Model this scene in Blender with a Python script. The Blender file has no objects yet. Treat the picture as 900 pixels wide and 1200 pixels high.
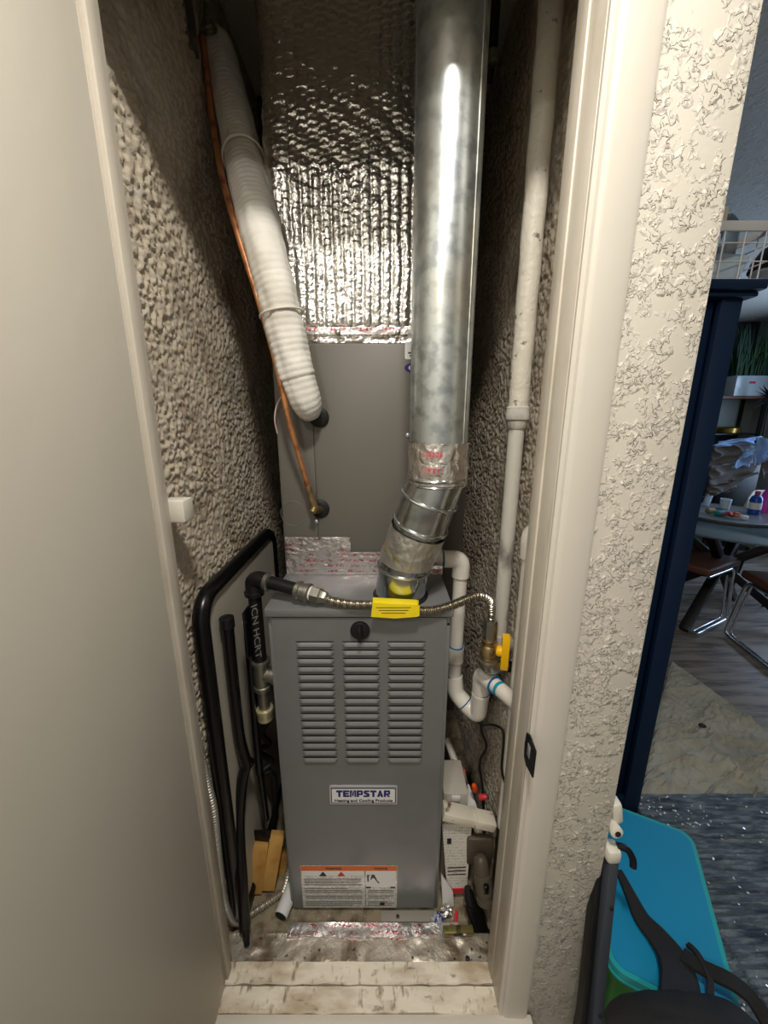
import bpy, bmesh, math, random
import numpy as np
from mathutils import Vector, Matrix

random.seed(7)
sc = bpy.context.scene
COL = sc.collection
PI = math.pi

# ------------------------------------------------------------------ camera
CAMZ = 1.463
PITCH = math.radians(14.1)
FPX = 450.0
cam_d = bpy.data.cameras.new('camera')
cam = bpy.data.objects.new('camera', cam_d)
COL.objects.link(cam)
cam.location = (0, 0, CAMZ)
cam.rotation_euler = (PI / 2 - PITCH, 0, 0)
cam_d.sensor_fit = 'VERTICAL'
cam_d.sensor_height = 24.0
cam_d.lens = FPX / 1200.0 * 24.0
cam_d.clip_start = 0.02
cam_d.clip_end = 60
sc.camera = cam

# ------------------------------------------------------------------ world, lights, exposure
w = bpy.data.worlds.new('world')
sc.world = w
w.use_nodes = True
w.node_tree.nodes['Background'].inputs[0].default_value = (0.75, 0.85, 1.0, 1)
w.node_tree.nodes['Background'].inputs[1].default_value = 0.05


def area(name, loc, rot, size, power, color, shape='DISK', size_y=None):
    d = bpy.data.lights.new(name, 'AREA')
    d.shape = shape
    d.size = size
    if size_y:
        d.size_y = size_y
    d.energy = power
    d.color = color
    o = bpy.data.objects.new(name, d)
    COL.objects.link(o)
    o.location = loc
    o.rotation_euler = rot
    return o


area('hall_ceiling_light', (0.05, 0.06, 2.50), (0, 0, 0), 0.17, 20, (1.0, 0.945, 0.86))
area('hall_rear_light', (-0.50, -0.95, 2.50), (0, 0, 0), 0.30, 17, (1.0, 0.945, 0.86))
area('window_daylight', (4.40, 3.0, 1.5), (0, math.radians(90), 0), 1.5, 46, (0.50, 0.70, 1.0), 'RECTANGLE', 1.4)

vs = sc.view_settings
vs.view_transform = 'Standard'
vs.look = 'None'
vs.exposure = 0.0
vs.gamma = 1.0
vs.use_curve_mapping = False

# ------------------------------------------------------------------ pixel helpers (900x1200 photograph -> world)
cP, sP = math.cos(PITCH), math.sin(PITCH)


def ray(px, py):
    a = (px - 450.0) / FPX
    b = -(py - 600.0) / FPX
    return Vector((a, cP + b * sP, -sP + b * cP))


def P(px, py, Y):
    r = ray(px, py)
    return Vector((0, 0, CAMZ)) + r * (Y / r.y)


def PZ(px, py, Z):
    r = ray(px, py)
    return Vector((0, 0, CAMZ)) + r * ((Z - CAMZ) / r.z)


def PX(px, py, X):
    r = ray(px, py)
    return Vector((0, 0, CAMZ)) + r * (X / r.x)


# ------------------------------------------------------------------ materials
MATS = {}


def lin(c):
    return tuple(((v / 255.0) / 12.92 if v / 255.0 <= 0.04045 else ((v / 255.0 + 0.055) / 1.055) ** 2.4) for v in c) + (1.0,)


def mat(name, rgb, rough=0.5, metal=0.0, bump=None, var=None, spec=0.5, coat=0.0, trans=0.0, ior=1.45, sheen=0.0, emit=None):
    """bump: list of (kind, scale, strength, distance[, axis scale]); var: (rgb2, scale, lo, hi)"""
    if name in MATS:
        return MATS[name]
    m = bpy.data.materials.new(name)
    m.use_nodes = True
    nt = m.node_tree
    b = nt.nodes['Principled BSDF']
    b.inputs['Base Color'].default_value = lin(rgb)
    b.inputs['Roughness'].default_value = rough
    b.inputs['Metallic'].default_value = metal
    b.inputs['Specular IOR Level'].default_value = spec
    b.inputs['Coat Weight'].default_value = coat
    b.inputs['Transmission Weight'].default_value = trans
    b.inputs['IOR'].default_value = ior
    b.inputs['Sheen Weight'].default_value = sheen
    if emit:
        b.inputs['Emission Color'].default_value = lin(emit[0])
        b.inputs['Emission Strength'].default_value = emit[1]
    tc = nt.nodes.new('ShaderNodeTexCoord')

    def vec(sc3):
        mp = nt.nodes.new('ShaderNodeMapping')
        mp.inputs['Scale'].default_value = sc3
        nt.links.new(tc.outputs['Object'], mp.inputs['Vector'])
        return mp.outputs['Vector']
    if var:
        vs_ = var if isinstance(var, list) else [var]
        prev = None
        for (c2, scale, lo, hi, *ax) in vs_:
            n = nt.nodes.new('ShaderNodeTexNoise')
            n.inputs['Scale'].default_value = scale
            n.inputs['Detail'].default_value = 5
            nt.links.new(vec(ax[0] if ax else (1, 1, 1)), n.inputs['Vector'])
            r = nt.nodes.new('ShaderNodeMapRange')
            r.inputs['From Min'].default_value = lo
            r.inputs['From Max'].default_value = hi
            nt.links.new(n.outputs['Fac'], r.inputs['Value'])
            mx = nt.nodes.new('ShaderNodeMix')
            mx.data_type = 'RGBA'
            nt.links.new(r.outputs['Result'], mx.inputs[0])
            if prev is None:
                mx.inputs[6].default_value = lin(rgb)
            else:
                nt.links.new(prev, mx.inputs[6])
            mx.inputs[7].default_value = lin(c2)
            prev = mx.outputs[2]
        nt.links.new(prev, b.inputs['Base Color'])
    if bump:
        pn = None
        for (kind, scale, strength, dist, *ax) in bump:
            v = vec(ax[0] if ax else (1, 1, 1))
            if kind == 'noise':
                n = nt.nodes.new('ShaderNodeTexNoise')
                n.inputs['Scale'].default_value = scale
                n.inputs['Detail'].default_value = 3
                out = n.outputs['Fac']
            elif kind == 'voronoi':
                n = nt.nodes.new('ShaderNodeTexVoronoi')
                n.inputs['Scale'].default_value = scale
                out = n.outputs['Distance']
            elif kind == 'edge':
                n = nt.nodes.new('ShaderNodeTexVoronoi')
                n.feature = 'DISTANCE_TO_EDGE'
                n.inputs['Scale'].default_value = scale
                out = n.outputs['Distance']
            elif kind == 'wave':
                n = nt.nodes.new('ShaderNodeTexWave')
                n.inputs['Scale'].default_value = scale
                n.inputs['Distortion'].default_value = 1.0
                out = n.outputs['Fac']
            elif kind == 'knock':
                n = nt.nodes.new('ShaderNodeTexNoise')
                n.inputs['Scale'].default_value = scale
                n.inputs['Detail'].default_value = 4
                n.inputs['Distortion'].default_value = 0.8
                n2 = nt.nodes.new('ShaderNodeTexNoise')
                n2.inputs['Scale'].default_value = scale * 0.33
                nt.links.new(v, n2.inputs['Vector'])
                r1 = nt.nodes.new('ShaderNodeMapRange')
                r1.inputs['From Min'].default_value = 0.485
                r1.inputs['From Max'].default_value = 0.545
                nt.links.new(n.outputs['Fac'], r1.inputs['Value'])
                r2 = nt.nodes.new('ShaderNodeMapRange')
                r2.inputs['From Min'].default_value = 0.42
                r2.inputs['From Max'].default_value = 0.60
                nt.links.new(n2.outputs['Fac'], r2.inputs['Value'])
                mm = nt.nodes.new('ShaderNodeMath')
                mm.operation = 'MULTIPLY'
                nt.links.new(r1.outputs[0], mm.inputs[0])
                nt.links.new(r2.outputs[0], mm.inputs[1])
                out = mm.outputs[0]
            nt.links.new(v, n.inputs['Vector'])
            bp = nt.nodes.new('ShaderNodeBump')
            bp.inputs['Strength'].default_value = strength
            bp.inputs['Distance'].default_value = dist
            nt.links.new(out, bp.inputs['Height'])
            if pn is not None:
                nt.links.new(pn, bp.inputs['Normal'])
            pn = bp.outputs['Normal']
        nt.links.new(pn, b.inputs['Normal'])
    MATS[name] = m
    return m


def mat_print(name, base, ink, line, axis='Z', amount=0.5, rough=0.35):
    """paper with rows of tiny print too small to read"""
    m = mat(name, base, rough)
    nt = m.node_tree
    b = nt.nodes['Principled BSDF']
    tc = nt.nodes.new('ShaderNodeTexCoord')
    sp = nt.nodes.new('ShaderNodeSeparateXYZ')
    nt.links.new(tc.outputs['Object'], sp.inputs[0])
    mul = nt.nodes.new('ShaderNodeMath'); mul.operation = 'MULTIPLY'
    mul.inputs[1].default_value = 1.0 / line
    nt.links.new(sp.outputs[axis], mul.inputs[0])
    fr = nt.nodes.new('ShaderNodeMath'); fr.operation = 'FRACT'
    nt.links.new(mul.outputs[0], fr.inputs[0])
    gt = nt.nodes.new('ShaderNodeMath'); gt.operation = 'GREATER_THAN'
    gt.inputs[1].default_value = 0.45
    nt.links.new(fr.outputs[0], gt.inputs[0])
    n = nt.nodes.new('ShaderNodeTexNoise')
    n.inputs['Scale'].default_value = 260
    n.inputs['Detail'].default_value = 2
    nt.links.new(tc.outputs['Object'], n.inputs['Vector'])
    g2 = nt.nodes.new('ShaderNodeMath'); g2.operation = 'GREATER_THAN'
    g2.inputs[1].default_value = 1 - amount
    nt.links.new(n.outputs['Fac'], g2.inputs[0])
    mu = nt.nodes.new('ShaderNodeMath'); mu.operation = 'MULTIPLY'
    nt.links.new(gt.outputs[0], mu.inputs[0])
    nt.links.new(g2.outputs[0], mu.inputs[1])
    mx = nt.nodes.new('ShaderNodeMix'); mx.data_type = 'RGBA'
    mx.inputs[6].default_value = lin(base)
    mx.inputs[7].default_value = lin(ink)
    nt.links.new(mu.outputs[0], mx.inputs[0])
    nt.links.new(mx.outputs[2], b.inputs['Base Color'])
    return m


def mat_redtape():
    m = mat('foil_tape_printed', (228, 224, 222), 0.24, 0.85, bump=[('noise', 90, 0.6, 0.003), ('edge', 50, 0.5, 0.003)])
    nt = m.node_tree; b = nt.nodes['Principled BSDF']
    tc = nt.nodes.new('ShaderNodeTexCoord')
    sp = nt.nodes.new('ShaderNodeSeparateXYZ'); nt.links.new(tc.outputs['Object'], sp.inputs[0])

    def mth(op, a, bb):
        n = nt.nodes.new('ShaderNodeMath'); n.operation = op
        for i, v in enumerate((a, bb)):
            if v is None: continue
            if isinstance(v, (int, float)): n.inputs[i].default_value = v
            else: nt.links.new(v, n.inputs[i])
        return n.outputs[0]
    yz = mth('ADD', sp.outputs['Y'], sp.outputs['Z'])
    rows = mth('GREATER_THAN', mth('FRACT', mth('MULTIPLY', yz, 62.0), None), 0.52)
    mp = nt.nodes.new('ShaderNodeMapping'); mp.inputs['Scale'].default_value = (150, 260, 260)
    nt.links.new(tc.outputs['Object'], mp.inputs[0])
    n = nt.nodes.new('ShaderNodeTexNoise'); n.inputs['Scale'].default_value = 1.0; n.inputs['Detail'].default_value = 1
    nt.links.new(mp.outputs[0], n.inputs['Vector'])
    n2 = nt.nodes.new('ShaderNodeTexNoise'); n2.inputs['Scale'].default_value = 22.0
    nt.links.new(tc.outputs['Object'], n2.inputs['Vector'])
    msk = mth('MULTIPLY', mth('GREATER_THAN', n.outputs['Fac'], 0.52), mth('GREATER_THAN', n2.outputs['Fac'], 0.47))
    msk = mth('MULTIPLY', msk, rows)
    mx = nt.nodes.new('ShaderNodeMix'); mx.data_type = 'RGBA'
    mx.inputs[6].default_value = lin((228, 224, 222)); mx.inputs[7].default_value = lin((214, 96, 112))
    nt.links.new(msk, mx.inputs[0]); nt.links.new(mx.outputs[2], b.inputs['Base Color'])
    return m


M_WALL = mat('hall_wall_paint', (216, 210, 197), 0.55, bump=[('knock', 105, 1.0, 0.0030), ('noise', 180, 0.25, 0.0009)])
M_TRIM = mat('trim_paint', (214, 208, 196), 0.38, bump=[('noise', 60, 0.12, 0.002), ('noise', 14, 0.15, 0.004)])
M_JAMB = mat('jamb_paint', (204, 196, 182), 0.4, bump=[('noise', 70, 0.15, 0.002)], var=((176, 166, 150), 16, 0.52, 0.75, (1, 1, 0.25)))
M_DOOR = mat('door_paint', (216, 210, 196), 0.42, bump=[('noise', 16, 0.25, 0.004, (1, 1, 0.6)), ('noise', 130, 0.12, 0.001)])
M_STUC = mat('closet_wall_plaster', (198, 186, 167), 0.62, bump=[('noise', 300, 0.6, 0.0016)],
             var=[((146, 131, 112), 7, 0.50, 0.75), ((196, 190, 180), 30, 0.55, 0.72)])
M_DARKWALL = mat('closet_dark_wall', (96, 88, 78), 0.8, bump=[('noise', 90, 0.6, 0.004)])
M_CEIL = mat('ceiling_paint', (225, 220, 210), 0.7, bump=[('knock', 50, 0.6, 0.003)])
M_STEEL = mat('furnace_grey_paint', (122, 123, 124), 0.36, 0.2, bump=[('noise', 9, 0.05, 0.004)], var=((112, 113, 114), 5, 0.5, 0.75))
M_COIL = mat('coil_grey_paint', (108, 105, 98), 0.5, 0.1, bump=[('noise', 6, 0.06, 0.005)])
M_GALV = mat('galvanised_steel', (204, 211, 212), 0.34, 0.92, bump=[('noise', 40, 0.03, 0.002)],
             var=[((168, 176, 180), 38, 0.45, 0.62), ((205, 203, 190), 9, 0.5, 0.7, (1, 1, 0.35))])
M_GALV2 = mat('galvanised_elbow', (205, 210, 212), 0.2, 1.0, var=((170, 176, 180), 30, 0.45, 0.65))
M_FOIL = mat('foil_wrap', (222, 220, 216), 0.17, 1.0, bump=[('noise', 160, 0.55, 0.003), ('noise', 50, 0.35, 0.006)])
M_TAPE = mat('foil_tape', (228, 224, 220), 0.26, 0.95, bump=[('noise', 45, 0.8, 0.006), ('edge', 38, 0.9, 0.005)])
M_TAPEP = mat_redtape()
M_INSUL = mat('white_pipe_wrap', (226, 223, 214), 0.7, bump=[('noise', 120, 0.3, 0.0015)], var=((196, 190, 176), 9, 0.5, 0.75))
M_COPPER = mat('copper', (226, 158, 108), 0.40, 0.8, var=((150, 84, 52), 25, 0.5, 0.7))
M_BRASS = mat('brass', (168, 146, 104), 0.42, 0.85, var=((116, 96, 64), 60, 0.5, 0.7))
M_RUB = mat('black_rubber', (18, 18, 18), 0.6)
M_BLACK = mat('black_enamel', (13, 13, 14), 0.28, spec=0.5)
M_BLACKP = mat('black_plastic', (20, 20, 21), 0.42)
M_TABLE = mat('table_grey_underside', (196, 190, 174), 0.6, bump=[('noise', 200, 0.2, 0.001)])
M_IRON = mat('malleable_iron', (150, 148, 138), 0.36, 0.9, bump=[('noise', 120, 0.3, 0.001)])
M_BIRON = mat('black_iron_pipe', (26, 25, 25), 0.4, 0.2, bump=[('noise', 140, 0.35, 0.0012)])
M_FLEX = mat('stainless_flex', (196, 190, 178), 0.26, 1.0)
M_COND = mat('aluminium_conduit', (196, 192, 180), 0.4, 0.7)
M_YEL = mat('yellow_tag', (238, 214, 28), 0.42, bump=[('noise', 110, 0.4, 0.0015)])
M_YELH = mat('yellow_handle', (240, 186, 12), 0.35)
M_PVC = mat('white_pvc', (226, 221, 210), 0.3, spec=0.5)
M_PVCB = mat('blue_pvc_cement', (24, 92, 150), 0.35)
M_PVCT = mat('teal_pvc_stripe', (30, 150, 178), 0.4)
M_PAINTP = mat('painted_pipe', (206, 200, 186), 0.5, bump=[('noise', 70, 0.8, 0.003), ('noise', 22, 0.4, 0.004)],
               var=((120, 110, 98), 48, 0.64, 0.70))
M_PAINTP2 = mat('painted_pipe_grey', (196, 192, 182), 0.45, bump=[('noise', 50, 0.3, 0.002)], var=((84, 82, 80), 11, 0.56, 0.72, (1, 1, 0.6)))
M_WHITE = mat('white_plastic', (226, 222, 208), 0.4)
M_PAPER = mat('white_label', (226, 226, 226), 0.4)
M_NAVY = mat('navy_ink', (36, 34, 110), 0.4)
M_INK = mat('dark_ink', (34, 32, 34), 0.5)
M_RED = mat('red_ink', (206, 48, 58), 0.5)
M_ORANGE = mat('orange_ink', (214, 110, 52), 0.45)
M_SILV = mat('silver_plate', (206, 206, 212), 0.3, 0.6)
M_WOODB = mat('pine_block', (206, 160, 88), 0.6, bump=[('noise', 60, 0.3, 0.002, (1, 1, 6))], var=((168, 116, 54), 14, 0.45, 0.7, (1, 4, 1)))
M_SILL = mat('dirty_sill_paint', (240, 230, 212), 0.5, bump=[('noise', 30, 0.4, 0.004), ('noise', 150, 0.3, 0.001)],
             var=[((186, 168, 142), 13, 0.46, 0.68, (0.6, 1.6, 1)), ((92, 78, 62), 46, 0.64, 0.76, (0.45, 1.3, 1)), ((150, 132, 108), 70, 0.58, 0.72, (1, 0.4, 1))])
M_SILLF = mat('foil_covered_ply', (206, 198, 184), 0.38, 0.6, bump=[('noise', 60, 0.6, 0.004), ('noise', 220, 0.5, 0.001)],
              var=[((140, 126, 106), 18, 0.48, 0.66), ((60, 52, 44), 70, 0.62, 0.7)])
M_CFLOOR = mat('dusty_concrete', (150, 138, 116), 0.8, bump=[('noise', 90, 0.6, 0.004)], var=[((104, 92, 74), 24, 0.45, 0.65), ((224, 216, 200), 130, 0.66, 0.70)])


# ------------------------------------------------------------------ object helpers
def meta(o, label=None, cat=None, group=None, kind=None):
    if label: o['label'] = label
    if cat: o['category'] = cat
    if group: o['group'] = group
    if kind: o['kind'] = kind
    return o


def thing(name, label, cat, loc, group=None):
    o = bpy.data.objects.new(name, None)
    o.empty_display_size = 0.05
    COL.objects.link(o)
    o.location = loc
    return meta(o, label, cat, group)


WORLD_LOC = {}


def wloc(o):
    v = Vector(o.location)
    p = o.parent
    return v


def adopt(o, parent):
    """keep world-space coordinates while parented"""
    o.parent = parent
    M = Matrix.Identity(4)
    chain = []
    p = parent
    while p is not None:
        chain.append(p)
        p = p.parent
    wm = Matrix.Identity(4)
    for p in reversed(chain):
        wm = wm @ p.matrix_parent_inverse @ Matrix.LocRotScale(p.location, p.rotation_euler, p.scale)
    o.matrix_parent_inverse = wm.inverted()


def link(name, me, m, parent=None, smooth=True, auto=True):
    o = bpy.data.objects.new(name, me)
    COL.objects.link(o)
    if m is not None and not me.materials:
        for mm in (m if isinstance(m, (list, tuple)) else [m]):
            me.materials.append(mm)
    if smooth:
        me.polygons.foreach_set('use_smooth', [True] * len(me.polygons))
        if auto:
            try:
                me.set_sharp_from_angle(angle=math.radians(38))
            except Exception:
                pass
    if parent:
        adopt(o, parent)
    return o


class MB:
    def __init__(self):
        self.v = []
        self.f = []
        self.mi = []

    def add(self, vs, fs, mi=0):
        o = len(self.v)
        self.v += [tuple(v) for v in vs]
        self.f += [tuple(i + o for i in f) for f in fs]
        self.mi += [mi] * len(fs)
        return self

    def box(self, c, s, bevel=0.0, rot=None, mi=0, seg=2):
        bm = bmesh.new()
        bmesh.ops.create_cube(bm, size=1)
        for v in bm.verts:
            v.co = Vector((v.co.x * s[0], v.co.y * s[1], v.co.z * s[2]))
        if bevel:
            bmesh.ops.bevel(bm, geom=bm.edges[:], offset=min(bevel, 0.49 * min(s)), segments=seg, affect='EDGES', profile=0.5)
        R = rot if rot is not None else Matrix.Identity(3)
        bm.verts.index_update()
        vs = [R @ v.co + Vector(c) for v in bm.verts]
        fs = [[v.index for v in f.verts] for f in bm.faces]
        bm.free()
        return self.add(vs, fs, mi)

    def tube(self, pts, r, seg=12, caps=True, mi=0, flat=None, up=None):
        pts = [Vector(p) for p in pts]
        n = len(pts)
        rs = r if isinstance(r, (list, tuple)) else [r] * n
        T = []
        for i in range(n):
            a = pts[max(i - 1, 0)]
            b = pts[min(i + 1, n - 1)]
            T.append((b - a).normalized() if (b - a).length > 1e-9 else Vector((0, 0, 1)))
        ref = Vector(up) if up else (Vector((0, 0, 1)) if abs(T[0].z) < 0.9 else Vector((0, 1, 0)))
        N = (ref - T[0] * ref.dot(T[0])).normalized()
        vs, fs = [], []
        for i in range(n):
            if i > 0:
                N = (N - T[i] * N.dot(T[i]))
                N = N.normalized() if N.length > 1e-6 else T[i].orthogonal().normalized()
            B = T[i].cross(N)
            for k in range(seg):
                a = 2 * PI * k / seg
                if flat:
                    vs.append(pts[i] + N * math.cos(a) * rs[i] * flat + B * math.sin(a) * rs[i])
                else:
                    vs.append(pts[i] + N * math.cos(a) * rs[i] + B * math.sin(a) * rs[i])
        for i in range(n - 1):
            for k in range(seg):
                k2 = (k + 1) % seg
                fs.append((i * seg + k, i * seg + k2, (i + 1) * seg + k2, (i + 1) * seg + k))
        if caps:
            fs.append(tuple(reversed(range(seg))))
            fs.append(tuple(range((n - 1) * seg, n * seg)))
        return self.add(vs, fs, mi)

    def lathe(self, o, d, prof, seg=24, mi=0):
        """prof: list of (distance along d, radius)"""
        o = Vector(o); d = Vector(d).normalized()
        N = d.orthogonal().normalized(); B = d.cross(N)
        vs, fs = [], []
        for (s, r) in prof:
            for k in range(seg):
                a = 2 * PI * k / seg
                vs.append(o + d * s + (N * math.cos(a) + B * math.sin(a)) * max(r, 1e-5))
        for i in range(len(prof) - 1):
            for k in range(seg):
                k2 = (k + 1) % seg
                fs.append((i * seg + k, i * seg + k2, (i + 1) * seg + k2, (i + 1) * seg + k))
        fs.append(tuple(reversed(range(seg))))
        fs.append(tuple(range((len(prof) - 1) * seg, len(prof) * seg)))
        return self.add(vs, fs, mi)

    def prism(self, poly, h, origin, ux, uy, mi=0):
        """extrude 2D polygon (CCW in ux,uy) along ux x uy by h"""
        ux = Vector(ux).normalized(); uy = Vector(uy).normalized(); uz = ux.cross(uy)
        o = Vector(origin)
        n = len(poly)
        vs = [o + ux * a + uy * b for a, b in poly] + [o + ux * a + uy * b + uz * h for a, b in poly]
        fs = [tuple(reversed(range(n))), tuple(range(n, 2 * n))]
        for i in range(n):
            j = (i + 1) % n
            fs.append((i, j, n + j, n + i))
        return self.add(vs, fs, mi)

    def mesh(self, name):
        me = bpy.data.meshes.new(name)
        me.from_pydata(self.v, [], self.f)
        if any(self.mi):
            me.polygons.foreach_set('material_index', self.mi)
        me.validate()
        return me

    def build(self, name, m, parent=None, smooth=True):
        me = self.mesh(name)
        bm = bmesh.new(); bm.from_mesh(me)
        bmesh.ops.recalc_face_normals(bm, faces=bm.faces[:])
        bm.to_mesh(me); bm.free()
        return link(name, me, m, parent, smooth)


def box(name, m, parent, x, y, z, bevel=0.0, rot=None, seg=2):
    c = ((x[0] + x[1]) / 2, (y[0] + y[1]) / 2, (z[0] + z[1]) / 2)
    s = (abs(x[1] - x[0]), abs(y[1] - y[0]), abs(z[1] - z[0]))
    return MB().box(c, s, bevel, rot, seg=seg).build(name, m, parent)


def tube(name, m, parent, pts, r, seg=12, caps=True, flat=None, up=None):
    return MB().tube(pts, r, seg, caps, flat=flat, up=up).build(name, m, parent)


def lathe(name, m, parent, o, d, prof, seg=24):
    return MB().lathe(o, d, prof, seg).build(name, m, parent)


def smooth(pts, n=8):
    """Catmull-Rom"""
    pts = [Vector(p) for p in pts]
    out = []
    for i in range(len(pts) - 1):
        p0 = pts[max(i - 1, 0)]; p1 = pts[i]; p2 = pts[i + 1]; p3 = pts[min(i + 2, len(pts) - 1)]
        for k in range(n):
            t = k / n
            out.append(0.5 * ((2 * p1) + (-p0 + p2) * t + (2 * p0 - 5 * p1 + 4 * p2 - p3) * t * t + (-p0 + 3 * p1 - 3 * p2 + p3) * t ** 3))
    out.append(pts[-1])
    return out


def resample(pts, step):
    pts = [Vector(p) for p in pts]
    out = [pts[0]]
    acc = 0.0
    for a, b in zip(pts, pts[1:]):
        L = (b - a).length
        while acc + L >= step:
            t = (step - acc) / L
            a = a + (b - a) * t
            out.append(a.copy())
            L = (b - a).length
            acc = 0.0
        acc += L
    return out


def fillet(pts, r, n=6):
    """round the corners of a polyline"""
    pts = [Vector(p) for p in pts]
    out = [pts[0]]
    for i in range(1, len(pts) - 1):
        p = pts[i]
        a = (pts[i - 1] - p); b = (pts[i + 1] - p)
        ra = min(r, a.length * 0.49); rb = min(r, b.length * 0.49)
        A = p + a.normalized() * ra; B = p + b.normalized() * rb
        for k in range(n + 1):
            t = k / n
            out.append(A * (1 - t) ** 2 + p * 2 * t * (1 - t) + B * t * t)
    out.append(pts[-1])
    return out


def rrect(w, h, r, n=5):
    out = []
    for cx, cy, a0 in ((w / 2 - r, h / 2 - r, 0), (-w / 2 + r, h / 2 - r, 90), (-w / 2 + r, -h / 2 + r, 180), (w / 2 - r, -h / 2 + r, 270)):
        for k in range(n + 1):
            a = math.radians(a0 + 90 * k / n)
            out.append((cx + r * math.cos(a), cy + r * math.sin(a)))
    return out


def text(name, s, size, m, parent, origin, ux, uy, extrude=0.0004, bold=0.0, xscale=1.0, align='CENTER', shear=0.0):
    cu = bpy.data.curves.new(name, 'FONT')
    cu.body = s
    cu.size = size
    cu.extrude = extrude
    cu.offset = bold
    cu.shear = shear
    cu.align_x = align
    cu.align_y = 'CENTER'
    cu.resolution_u = 3
    tmp = bpy.data.objects.new(name + '_tmp', cu)
    COL.objects.link(tmp)
    dg = bpy.context.evaluated_depsgraph_get()
    dg.update()
    me = bpy.data.meshes.new_from_object(tmp.evaluated_get(dg))
    bpy.data.objects.remove(tmp)
    ux = Vector(ux).normalized(); uy = Vector(uy).normalized(); uz = ux.cross(uy)
    o = Vector(origin)
    for v in me.vertices:
        c = v.co
        v.co = o + ux * c.x * xscale + uy * c.y + uz * c.z
    me.materials.clear()
    me.name = name
    return link(name, me, m, parent, smooth=False)


# numpy value noise
NTAB = {}


def vnoise(x, y, seed):
    N = 512
    if seed not in NTAB:
        NTAB[seed] = np.random.RandomState(seed).rand(N, N)
    tab = NTAB[seed]
    xi = np.floor(x).astype(int); yi = np.floor(y).astype(int)
    fx = x - xi; fy = y - yi
    fx = fx * fx * (3 - 2 * fx); fy = fy * fy * (3 - 2 * fy)
    a = tab[xi % N, yi % N]; b = tab[(xi + 1) % N, yi % N]
    c = tab[xi % N, (yi + 1) % N]; d = tab[(xi + 1) % N, (yi + 1) % N]
    return (a * (1 - fx) + b * fx) * (1 - fy) + (c * (1 - fx) + d * fx) * fy


def sstep(a, b, x):
    t = np.clip((x - a) / (b - a), 0, 1)
    return t * t * (3 - 2 * t)


def grid_mesh(name, X, Y, Z):
    """arrays nu x nv -> grid mesh"""
    nu, nv = X.shape
    co = np.stack([X, Y, Z], -1).reshape(-1, 3).astype(np.float32)
    i = np.arange(nu * nv).reshape(nu, nv)
    q = np.stack([i[:-1, :-1], i[1:, :-1], i[1:, 1:], i[:-1, 1:]], -1).reshape(-1, 4).astype(np.int32)
    me = bpy.data.meshes.new(name)
    me.vertices.add(len(co)); me.vertices.foreach_set('co', co.ravel())
    me.loops.add(q.size); me.loops.foreach_set('vertex_index', q.ravel())
    me.polygons.add(len(q))
    me.polygons.foreach_set('loop_start', np.arange(0, q.size, 4, dtype=np.int32))
    me.polygons.foreach_set('loop_total', np.full(len(q), 4, dtype=np.int32))
    me.update(calc_edges=True)
    me.validate()
    return me


def dup(root, loc, label=None):
    r = root.copy(); COL.objects.link(r); r.location = loc
    if label: r['label'] = label
    for ch in list(root.children):
        c = ch.copy(); COL.objects.link(c); c.parent = r
        for g in list(ch.children):
            d = g.copy(); COL.objects.link(d); d.parent = c
    return r


# ================================================================== STRUCTURE
CEIL = 2.55
FL = -0.05            # hall and dining floor
XL, XR, YB = -0.45, 0.365, 1.66        # closet walls
OL, OR_, HEAD = -0.41, 0.279, 2.120    # door opening
YW = 0.62                              # hall face of the wall
XE = 0.4760                            # free end of the hall wall


def stucco_wall(name, x0, sign, y0, y1, z0, z1, seed):
    res = 0.0032
    ys = np.arange(y0, y1 + res, res); zs = np.arange(z0, z1 + res, res)
    Yg, Zg = np.meshgrid(ys, zs, indexing='ij')
    A1 = Yg * 0.80 + Zg * 0.60 + 3.0; B1 = -Yg * 0.60 + Zg * 0.80 + 3.0
    A2 = Yg * 0.38 - Zg * 0.92 + 5.0; B2 = Yg * 0.92 + Zg * 0.38 + 5.0
    n = 0.40 * vnoise(A1 / 0.0088, B1 / 0.0088, seed) + 0.36 * vnoise(A2 / 0.0074, B2 / 0.0074, seed + 1) + 0.24 * vnoise(A1 / 0.0050, B1 / 0.0050, seed + 4)
    big = vnoise(Yg / 0.12, Zg / 0.12, seed + 2)
    h = sstep(0.42, 0.62, n) * 0.0046 * (0.65 + 0.6 * big) + 0.0012 * vnoise(Yg / 0.005, Zg / 0.005, seed + 3) + 0.003 * big
    X = x0 + sign * h
    if sign > 0:
        me = grid_mesh(name, X, Yg, Zg)
    else:
        me = grid_mesh(name, X[:, ::-1], Yg[:, ::-1], Zg[:, ::-1])
    o = link(name, me, M_STUC, auto=False)
    return meta(o, kind='structure')


stucco_wall('wall_left', XL, 1, 0.712, YB, -0.02, CEIL, 11)
stucco_wall('wall_right', XR, -1, 0.712, YB, -0.02, CEIL, 41)
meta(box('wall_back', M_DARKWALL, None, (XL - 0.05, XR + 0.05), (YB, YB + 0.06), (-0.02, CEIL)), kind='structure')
# solid backs of the closet side walls
meta(box('wall_left_core', M_CEIL, None, (XL - 0.10, XL - 0.002), (0.72, YB + 0.06), (-0.05, CEIL)), kind='structure')
meta(box('wall_right_core', M_WALL, None, (XR + 0.002, XE), (0.715, YB + 0.06), (-0.05, CEIL)), kind='structure')
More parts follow.
